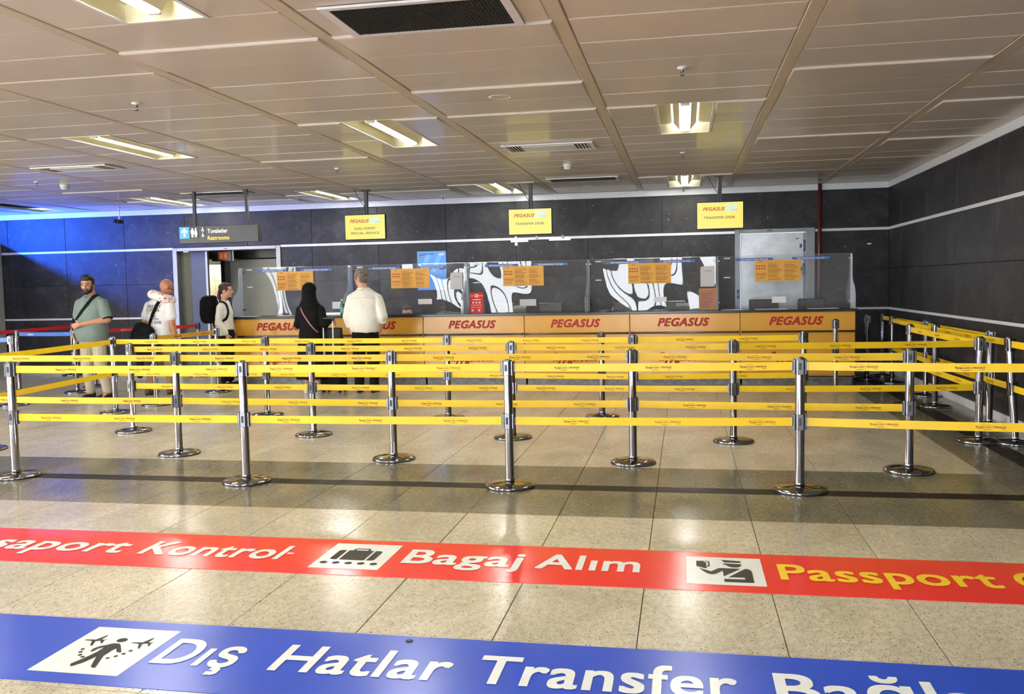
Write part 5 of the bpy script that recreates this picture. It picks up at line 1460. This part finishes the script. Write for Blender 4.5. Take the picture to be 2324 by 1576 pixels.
    cap(b, (-0.17, -0.21, 0.97), (0.0, -0.22, 0.92), 0.09, 0.075); cap(b, (-0.22, -0.20, 0.87), (0.06, -0.23, 0.78), 0.115, 0.105); cap(b, (-0.20, -0.2, 0.70), (0.08, -0.22, 0.68), 0.11, 0.10)
    cap(b, (-0.05, -0.20, 1.0), (-0.10, -0.20, 0.93), 0.03, 0.05)
    blob('messenger_bag', b, 'black_fabric', t, 0.010, 3, 0.02, 8)
    b = BM(); cap(b, (-0.22, -0.20, 0.97), (-0.31, -0.18, 0.84), 0.065, 0.07); cap(b, (-0.31, -0.18, 0.84), (-0.42, -0.15, 0.74), 0.07, 0.05); cap(b, (-0.22, -0.16, 0.80), (-0.26, -0.16, 0.50), 0.06, 0.05)
    cap(b, (-0.26, -0.16, 0.50), (-0.27, -0.16, 0.28), 0.05, 0.045)
    blob('hanging_jacket', b, 'navy_fabric', t, 0.010, 3, 0.02, 10)
    # neck pillow : horseshoe open at the front
    bm = BM(); pts = []; cx, cy = 0.045, 0.015
    for k in range(15):
        a = PI*0.5 + 0.42 + k*(2*PI-0.84)/14
        pts.append((cx + 0.148*math.cos(a), cy + 0.125*math.sin(a), 1.405 - 0.040*math.cos(a)*1.0 + 0.020*(-math.sin(a))))
    tube(bm, pts, 0.06, 18, rs=[0.03, 0.052, 0.062] + [0.066]*9 + [0.062, 0.052, 0.03])
    blob('neck_pillow', bm, 'pillow_print', t, 0.009, 4)
    bm = BM(); cap(bm, (-0.11, -0.02, 1.385), (-0.14, -0.04, 1.37), 0.006, 0.005, 8); obj('pillow_toggle', bm, 'strap_pink', t)
    b = BM(); tube(b, [T((-0.082, -0.01, 0.0)), T((-0.080, 0.04, 0.006)), T((-0.05, 0.088, 0.008))], 0.003, 6); tube(b, [T((0.082, -0.01, 0.0)), T((0.080, 0.04, 0.006)), T((0.05, 0.088, 0.008))], 0.003, 6); obj('glasses', b, 'ink_black', t)
bald_man()

# --- man in the white shirt, from behind
def shirt_man():
    t = thing('person', 'grey-haired man in loose white shirt and dark trousers standing at the counter', 'person', (-4.43, 12.15, 0), 0.05)
    RH = Rz(0.75, 0.0)
    b = BM(); hc = (-0.055, 0.03, 1.622)
    T = head(b, hc, RH, 1.12)
    cap(b, (-0.04, 0.0, 1.56), (0.0, -0.02, 1.44), 0.058, 0.068)
    loft(b, [(0.88, 0, 0, 0.16, 0.12), (1.05, 0, 0, 0.18, 0.14), (1.25, 0, 0, 0.185, 0.125), (1.40, 0, 0, 0.165, 0.09), (1.45, 0, 0, 0.10, 0.07)])
    sh = [(0.19, 0.0, 1.325), (-0.19, 0.0, 1.325)]; el = [(0.275, -0.05, 1.08), (-0.235, -0.03, 1.08)]; wr = [(0.20, 0.06, 0.88), (-0.195, 0.03, 0.84)]
    for i in range(2): cap(b, sh[i], el[i], 0.06, 0.048); cap(b, el[i], wr[i], 0.048, 0.031)
    hand(b, wr[0], (-0.3, 0.3, -0.9), (0, 1, 0), (-1, 0, 0), 0.4); hand(b, wr[1], (0.1, 0.2, -1), (0, 1, 0.1), (1, 0, 0), 0.45)
    legs(b, [(0.10, 0, 0.88), (-0.10, 0, 0.88)], [(0.105, 0.02, 0.48), (-0.105, 0.02, 0.48)], [(0.11, 0, 0.09), (-0.11, 0.0, 0.09)])
    blob('body', b, 'skin_light', t, 0.0085, 3)
    face_parts(t, T, RH, 1.12, browmat='hair_grey')
    b = BM()
    ell(b, T((0, -0.030, 0.055)), (0.089, 0.097, 0.082), RH, 18); ell(b, T((0, 0.030, 0.096)), (0.066, 0.052, 0.030), RH); ell(b, T((0, -0.072, -0.012)), (0.070, 0.040, 0.072), RH)
    for x in (-1, 1): ell(b, T((x*0.072, -0.022, 0.020)), (0.014, 0.028, 0.045), RH)
    blob('hair', b, 'hair_grey', t, 0.0075, 2, 0.010, 28)
    b = BM()
    loft(b, [(0.845, 0, -0.005, 0.170, 0.135), (0.88, 0, -0.005, 0.205, 0.160), (0.95, 0, 0.0, 0.222, 0.172), (1.08, 0, 0.0, 0.222, 0.168), (1.22, 0, 0.0, 0.218, 0.150), (1.34, 0, 0.0, 0.208, 0.125), (1.42, 0, 0.0, 0.15, 0.095), (1.47, -0.005, 0.0, 0.078, 0.072)])
    for i in range(2):
        cap(b, sh[i], el[i], 0.072, 0.076); cap(b, (sh[i][0]*0.35, 0.0, 1.435), sh[i], 0.045, 0.066)
        e = Vector(el[i]).lerp(Vector(wr[i]), 0.45 if i else 0.25); cap(b, el[i], e, 0.080, 0.062)
    sb = blob('shirt', b, 'shirt_white', t, 0.010, 4, 0.024, 6)
    bm = BM(); tube(bm, [(-0.078*math.cos(a)-0.01, 0.072*math.sin(a), 1.472) for a in [k*2*PI/20 for k in range(21)]], 0.014, 8); obj('collar', bm, 'shirt_white', sb, smooth=True)
    for i, f in ((1, 0.47), (0, 0.27)):
        a = Vector(el[i]).lerp(Vector(wr[i]), f); c = Vector(el[i]).lerp(Vector(wr[i]), f+0.12)
        bm = BM(); tube(bm, [a, c], 0.066, 18); obj('rolled_cuff', bm, 'shirt_white', sb, smooth=True)
    bm = BM(); cbox(bm, -0.312, -0.296, -0.03, 0.02, 1.21, 1.26, 0.003); obj('arm_patch', bm, 'ink_black', sb)
    ribbon('yoke_seam', [(-0.19, -0.10, 1.33), (0.0, -0.14, 1.345), (0.19, -0.10, 1.33)], 0.008, 'paper_grey', sb, sb, 0.002)
    b = BM()
    loft(b, [(0.76, 0, 0, 0.175, 0.13), (0.86, 0, 0, 0.185, 0.145), (0.94, 0, 0, 0.18, 0.14)])
    for s in (-1, 1): cap(b, (s*0.095, 0, 0.80), (s*0.105, 0.02, 0.48), 0.105, 0.085); cap(b, (s*0.105, 0.02, 0.48), (s*0.11, 0, 0.11), 0.085, 0.068)
    blob('trousers', b, 'black_fabric', t, 0.010, 3, 0.016, 8)
    shoe(t, 0.11, 0.0, -0.1, 'black_leather'); shoe(t, -0.11, 0.0, 0.1, 'black_leather')
    bm = BM(); tube(bm, [(-0.205+0.036*math.cos(a), 0.03+0.034*math.sin(a), 0.855) for a in [k*2*PI/16 for k in range(17)]], 0.005, 6); obj('bracelet', bm, 'ink_white', t)
    # white wired mask edge at the mouth
    bm = BM(); ell(bm, T((0, 0.088, -0.065)), (0.030, 0.018, 0.030), RH, 10); obj('face_mask', bm, 'paper_white', t, smooth=True)
shirt_man()

# --- woman in black headscarf
def scarf_woman():
    t = thing('person', 'woman in a black headscarf and long black coat with a thin pink cross-body strap', 'person', (-5.22, 12.1, 0), -0.10)
    RH = Rz(-0.2, 0.05)
    b = BM(); hc = (0.0, 0.02, 1.445)
    T = head(b, hc, RH, 0.96)
    cap(b, (0.0, 0.0, 1.38), (0.0, -0.01, 1.27), 0.050, 0.055)
    loft(b, [(0.78, 0, 0, 0.16, 0.12), (0.95, 0, 0, 0.13, 0.10), (1.1, 0, 0, 0.15, 0.11), (1.24, 0, 0, 0.15, 0.085), (1.29, 0, 0, 0.09, 0.06)])
    sh = [(0.158, 0, 1.185), (-0.158, 0, 1.185)]; el = [(0.215, -0.01, 0.98), (-0.205, 0.01, 0.98)]; wr = [(0.235, -0.02+0.14, 0.99), (-0.06, 0.22, 1.08)]
    wr[0] = (0.235, 0.09, 1.02)
    for i in range(2): cap(b, sh[i], el[i], 0.05, 0.042); cap(b, el[i], wr[i], 0.042, 0.028)
    hand(b, wr[0], (0.35, 0.35, -0.1), (0, 0.2, 1), (0, 0.3, -1), 0.9, 0.92); hand(b, wr[1], (0.6, 0.6, 0.1), (0, 0, 1), (0.5, -0.5, 0), 0.4, 0.92)
    legs(b, [(0.08, 0, 0.78), (-0.08, 0, 0.78)], [(0.085, 0.02, 0.43), (-0.085, 0.02, 0.43)], [(0.09, 0.0, 0.08), (-0.09, 0.0, 0.08)], (0.078, 0.052, 0.038))
    blob('body', b, 'skin', t, 0.0085, 3)
    face_parts(t, T, RH, 0.96)
    b = BM()   # headscarf
    ell(b, T((0, -0.030, 0.030)), (0.100, 0.103, 0.108), RH, 20); ell(b, T((0, -0.02, -0.07)), (0.098, 0.082, 0.10), RH, 16)
    loft(b, [(1.20, 0, -0.015, 0.150, 0.115), (1.26, 0, -0.02, 0.150, 0.115), (1.31, 0, -0.02, 0.118, 0.105), (1.36, 0, -0.025, 0.100, 0.092), (1.42, 0, -0.03, 0.098, 0.090)])
    blob('headscarf', b, 'black_fabric', t, 0.009, 4, 0.012, 8)
    b = BM()   # coat
    loft(b, [(0.20, 0, 0, 0.235, 0.20), (0.45, 0, 0, 0.215, 0.18), (0.72, 0, 0, 0.192, 0.160), (0.86, 0, 0, 0.175, 0.145), (0.98, 0, 0, 0.160, 0.130), (1.12, 0, 0, 0.172, 0.128), (1.22, 0, 0, 0.180, 0.112), (1.27, 0, 0, 0.125, 0.09), (1.30, 0, 0, 0.08, 0.07)])
    for i in range(2): cap(b, sh[i], el[i], 0.064, 0.064); cap(b, (sh[i][0]*0.35, 0, 1.27), sh[i], 0.04, 0.06); cap(b, el[i], Vector(el[i]).lerp(Vector(wr[i]), 0.9), 0.064, 0.048)
    coat = blob('coat', b, 'black_fabric', t, 0.010, 4, 0.022, 6)
    shoe(t, 0.09, 0.0, -0.1, 'paper_white', 'paper_white', 0.25); shoe(t, -0.09, 0.0, 0.1, 'paper_white', 'paper_white', 0.25)
    ribbon('strap', [(-0.12, 0.06, 1.27), (-0.115, -0.05, 1.27), (-0.07, -0.13, 1.16), (0.02, -0.15, 1.03), (0.11, -0.15, 0.93), (0.17, -0.10, 0.87)], 0.018, 'strap_pink', t, coat)
scarf_woman()

# --- woman with backpack, profile
def pack_woman():
    t = thing('person', 'young woman in profile with brown ponytail, pale shirt and large black backpack', 'person', (-6.95, 12.85, 0), -PI/2 + 0.14)
    RH = Rz(-0.05, 0.0)
    b = BM(); hc = (0.0, 0.045, 1.478)
    T = head(b, hc, RH, 0.95)
    cap(b, (0.0, 0.02, 1.41), (0.0, -0.01, 1.30), 0.046, 0.052)
    loft(b, [(0.80, 0, 0, 0.15, 0.11), (0.98, 0, 0, 0.12, 0.095), (1.12, 0, 0, 0.145, 0.105), (1.26, 0, 0, 0.15, 0.08), (1.31, 0, 0, 0.08, 0.06)])
    sh = [(0.155, -0.01, 1.225), (-0.155, -0.01, 1.225)]; el = [(0.195, -0.03, 1.0), (-0.195, 0.02, 1.0)]; wr = [(0.175, 0.085, 0.81), (-0.175, 0.06, 0.81)]
    for i in range(2): cap(b, sh[i], el[i], 0.047, 0.040); cap(b, el[i], wr[i], 0.040, 0.026)
    hand(b, wr[0], (0, 0.2, -1), (-0.1, 1, 0.1), (-1, 0, 0), 0.35, 0.92); hand(b, wr[1], (0, 0.2, -1), (0.1, 1, 0.1), (1, 0, 0), 0.4, 0.92)
    legs(b, [(0.08, 0, 0.80), (-0.08, 0, 0.80)], [(0.085, 0.03, 0.44), (-0.085, 0.02, 0.44)], [(0.085, -0.02, 0.08), (-0.085, 0.02, 0.08)], (0.08, 0.054, 0.040))
    blob('body', b, 'skin_light', t, 0.0085, 3)
    face_parts(t, T, RH, 0.95, browmat='hair_brown')
    b = BM()
    ell(b, T((0, -0.034, 0.052)), (0.082, 0.094, 0.080), RH, 18); ell(b, T((0, 0.030, 0.090)), (0.066, 0.050, 0.032), RH); ell(b, T((0, -0.085, 0.010)), (0.068, 0.045, 0.060), RH)
    for x in (-1, 1): ell(b, T((x*0.068, 0.010, 0.030)), (0.014, 0.040, 0.040), RH)
    blob('hair', b, 'hair_brown', t, 0.0075, 2, 0.008, 30)
    b = BM(); cap(b, T((0, -0.12, -0.01)), T((0, -0.135, -0.10)), 0.026, 0.030); cap(b, T((0, -0.135, -0.10)), T((0, -0.10, -0.20)), 0.030, 0.012); blob('ponytail', b, 'hair_brown', t, 0.0075, 2, 0.008, 30)
    b = BM()
    loft(b, [(0.79, 0, -0.02, 0.170, 0.115), (0.86, 0, -0.015, 0.175, 0.120), (1.0, 0, 0.0, 0.150, 0.108), (1.14, 0, 0.01, 0.160, 0.108), (1.24, 0, 0, 0.155, 0.09), (1.295, 0, 0, 0.11, 0.08), (1.33, 0, 0.01, 0.062, 0.058)])
    for i in range(2): cap(b, sh[i], el[i], 0.056, 0.056); cap(b, (sh[i][0]*0.35, 0, 1.29), sh[i], 0.035, 0.05); cap(b, el[i], Vector(el[i]).lerp(Vector(wr[i]), 0.88), 0.054, 0.038)
    sb = blob('shirt', b, 'shirt_white', t, 0.010, 4, 0.022, 7)
    b = BM()
    loft(b, [(0.76, 0, 0, 0.165, 0.125), (0.88, 0, 0, 0.16, 0.12)])
    for s, q in ((0.085, -0.02), (-0.085, 0.02)): cap(b, (s*0.9, 0, 0.78), (s, 0.025, 0.44), 0.095, 0.070); cap(b, (s, 0.025, 0.44), (s, q, 0.10), 0.070, 0.056)
    blob('trousers', b, 'black_fabric', t, 0.010, 3, 0.014, 8)
    shoe(t, 0.085, -0.02, 0, 'black_leather', ln=0.25); shoe(t, -0.085, 0.02, 0, 'black_leather', ln=0.25)
    b = BM(); loft(b, [(0.98, 0, -0.235, 0.10, 0.075), (1.02, 0, -0.24, 0.15, 0.105), (1.15, 0, -0.245, 0.16, 0.12), (1.32, 0, -0.24, 0.155, 0.115), (1.39, 0, -0.23, 0.135, 0.09), (1.41, 0, -0.22, 0.08, 0.05)], pw=3.2)
    bp = blob('backpack', b, 'black_fabric', t, 0.010, 3, 0.008, 8)
    for s in (-1, 1):
        ribbon('shoulder_strap', [(s*0.09, -0.13, 1.32), (s*0.10, -0.04, 1.34), (s*0.115, 0.08, 1.27), (s*0.13, 0.13, 1.15), (s*0.15, 0.06, 1.04), (s*0.155, -0.11, 0.99)], 0.038, 'black_fabric', bp, sb)
    ribbon('hanging_strap', [(0.165, -0.13, 1.0), (0.18, -0.10, 0.92), (0.185, -0.12, 0.82), (0.18, -0.13, 0.76)], 0.025, 'black_fabric', bp, None, face=(1, 0, 0))
pack_woman()

# --- staff behind the counter, only hair and brow show above the worktop
def clerk(x, y, label, ang, hz, hm='hair_black'):
    ch = thing('office_chair', 'dark office chair used by the clerk behind the counter at %s' % ('the central display' if x > -2.5 and x < -1.5 else ('the white shirted man' if x < -3 else 'the narrow black box')), 'chair', (x, y+0.05, 0))
    b = BM(); cbox(b, -0.23, 0.23, -0.22, 0.24, 0.40, 0.455, 0.02); obj('seat', b, 'black_fabric', ch)
    b = BM(); cbox(b, -0.20, 0.20, 0.26, 0.30, 0.52, 0.90, 0.02); cbox(b, -0.03, 0.03, 0.22, 0.27, 0.41, 0.60, 0.005); obj('backrest', b, 'black_fabric', ch)
    b = BM(); lathe(b, [(0.03, 0.06), (0.03, 0.40)], 12)
    for k in range(5):
        a = k*2*PI/5; tube(b, [(0, 0, 0.08), (0.26*math.cos(a), 0.26*math.sin(a), 0.05)], 0.018, 8); lathe(b, [(0.025, 0.0), (0.025, 0.05)], 10, (0.26*math.cos(a), 0.26*math.sin(a), 0))
    obj('swivel_base', b, 'black_plastic', ch)
    t = thing('person', label, 'person', (x, y, 0.0), PI + ang)
    RH = Rz(0.1, -0.35)
    b = BM(); T = head(b, (0, 0.06, hz-0.115), RH, 1.0)
    cap(b, (0, 0.03, hz-0.19), (0, -0.02, hz-0.31), 0.05, 0.055)
    s0 = hz-0.36
    loft(b, [(0.46, 0, 0, 0.16, 0.12), (0.62, 0, 0, 0.14, 0.11), (s0-0.1, 0, 0, 0.16, 0.11), (s0+0.02, 0, 0, 0.15, 0.085), (s0+0.06, 0, 0, 0.09, 0.06)])
    for s in (-1, 1):
        cap(b, (s*0.18, 0, s0-0.02), (s*0.22, 0.05, s0-0.22), 0.05, 0.042) ; 
        zz = max(0.785, s0-0.12)
        cap(b, (s*0.22, 0.05, s0-0.22), (s*0.14, 0.24, 0.80), 0.040, 0.028); hand(b, (s*0.14, 0.24, 0.80), (0, 1, -0.05), (-s, 0, 0), (0, 0, -1), 0.2, 0.9)
        cap(b, (s*0.09, 0.02, 0.50), (s*0.12, 0.38, 0.52), 0.075, 0.06); cap(b, (s*0.12, 0.38, 0.52), (s*0.12, 0.34, 0.09), 0.058, 0.04); cap(b, (s*0.12, 0.34, 0.06), (s*0.12, 0.44, 0.035), 0.034, 0.026)
    blob('body', b, 'skin_light', t, 0.010, 3)
    face_parts(t, T, RH, 1.0)
    b = BM(); ell(b, T((0, -0.028, 0.056)), (0.084, 0.090, 0.078), RH, 16); ell(b, T((0, 0.030, 0.092)), (0.066, 0.050, 0.032), RH); ell(b, T((0, -0.07, 0.0)), (0.072, 0.045, 0.075), RH)
    blob('hair', b, hm, t, 0.008, 2, 0.012, 26)
    b = BM(); loft(b, [(0.46, 0, 0, 0.185, 0.145), (0.62, 0, 0, 0.17, 0.13), (s0-0.1, 0, 0, 0.185, 0.13), (s0+0.03, 0, 0, 0.17, 0.10), (s0+0.075, 0, 0, 0.09, 0.07)])
    for s in (-1, 1):
        cap(b, (s*0.18, 0, s0-0.02), (s*0.22, 0.05, s0-0.22), 0.068, 0.058); cap(b, (s*0.22, 0.05, s0-0.22), (s*0.16, 0.20, 0.80), 0.055, 0.042)
    blob('uniform_shirt', b, 'navy_fabric', t, 0.011, 3, 0.012, 8)
    b = BM()
    for s in (-1, 1):
        cap(b, (s*0.09, 0.02, 0.53), (s*0.12, 0.38, 0.535), 0.082, 0.070); cap(b, (s*0.12, 0.38, 0.52), (s*0.12, 0.34, 0.11), 0.070, 0.055)
    blob('trousers', b, 'black_fabric', t, 0.011, 3)
    for s in (-1, 1): shoe(t, s*0.12, 0.34, 0, 'black_leather', ln=0.25)
clerk(-2.03, 14.62, 'seated clerk whose dark hair just shows over the worktop under the centre display', 0.1, 1.125, 'hair_brown')
clerk(-1.05, 14.62, 'seated black-haired clerk half hidden by the monitor beside the narrow black box', -0.1, 1.165)
clerk(-4.56, 14.62, 'seated clerk mostly hidden behind the small white label right of the white shirted man', 0.0, 1.165, 'hair_brown')

# --- luggage
def suitcase():
    t = thing('suitcase', 'black trolley suitcase with raised chrome handle held by the woman in black', 'suitcase', (-4.94, 12.02, 0), -0.1)
    bm = BM(); cbox(bm, -0.17, 0.17, 0.03, 0.25, 0.06, 0.62, 0.03); obj('shell', bm, 'black_fabric', t)
    for x in (-0.13, 0.13):
        for y in (0.06, 0.22):
            bm = BM(); tube(bm, [(x-0.012, y, 0.03), (x+0.012, y, 0.03)], 0.03, 16); w = obj('wheel', bm, 'black_plastic', t)
            bm = BM(); cbox(bm, x-0.016, x+0.016, y-0.016, y+0.016, 0.035, 0.075, 0.003); obj('caster', bm, 'dark_metal', w)
    for x in (-0.075, 0.075):
        bm = BM(); tube(bm, [(x, 0.012, 0.30), (x, 0.012, 1.055)], 0.0095, 10); obj('handle_tube', bm, 'white_paint', t, smooth=True)
        bm = BM(); tube(bm, [(x*0.72, 0.012, 0.30), (x*0.72, 0.012, 0.85)], 0.006, 8); obj('inner_tube', bm, 'chrome_worn', t, smooth=True)
    bm = BM(); cap(bm, (-0.095, 0.012, 1.06), (0.095, 0.012, 1.06), 0.019, 0.019, 12); cap(bm, (-0.08, 0.012, 1.03), (-0.08, 0.012, 1.06), 0.016, 0.016); cap(bm, (0.08, 0.012, 1.03), (0.08, 0.012, 1.06), 0.016, 0.016)
    blob('grip', bm, 'black_plastic', t, 0.006, 2)
suitcase()
def tote():
    t = thing('handbag', 'black shoulder bag with loop handle resting on the trolley suitcase', 'bag', (-4.94, 12.16, 0.622), -0.1)
    bm = BM(); loft(bm, [(0.0, 0, 0, 0.17, 0.07), (0.02, 0, 0, 0.185, 0.085), (0.18, 0, 0, 0.175, 0.07), (0.30, 0, 0, 0.165, 0.04)], pw=3)
    b = blob('bag_body', bm, 'black_leather', t, 0.009, 3, 0.012, 8)
    for v in b.data.vertices: v.co.z = max(v.co.z, 0.003)
    bm = BM(); tube(bm, [(-0.10, -0.03, 0.28), (-0.105, -0.035, 0.36), (-0.07, -0.035, 0.42), (-0.03, -0.035, 0.36), (-0.04, -0.03, 0.28)], 0.006, 8); obj('loop_handle', bm, 'black_leather', t, smooth=True)
tote()

# tiny printed marks and paired fittings too small to pick apart singly
for o in bpy.data.objects:
    n = o.name.split('.')[0]
    if o.parent is not None and n in ('bracket', 'text_lines', 'pictograms', 'bracket_pad', 'clear_clip', 'slot', 'slots', 'white_print', 'orange_print', 'bands', 'printed_hair', 'yellow_print', 'yoke', 'end_clip',
        'belt_housing', 'expansion_joint', 'clip', 'figures', 'glasses', 'small_figure', 'hinge', 'rail_bracket', 'lamp_holder', 'rim'):
        o['kind'] = 'stuff'
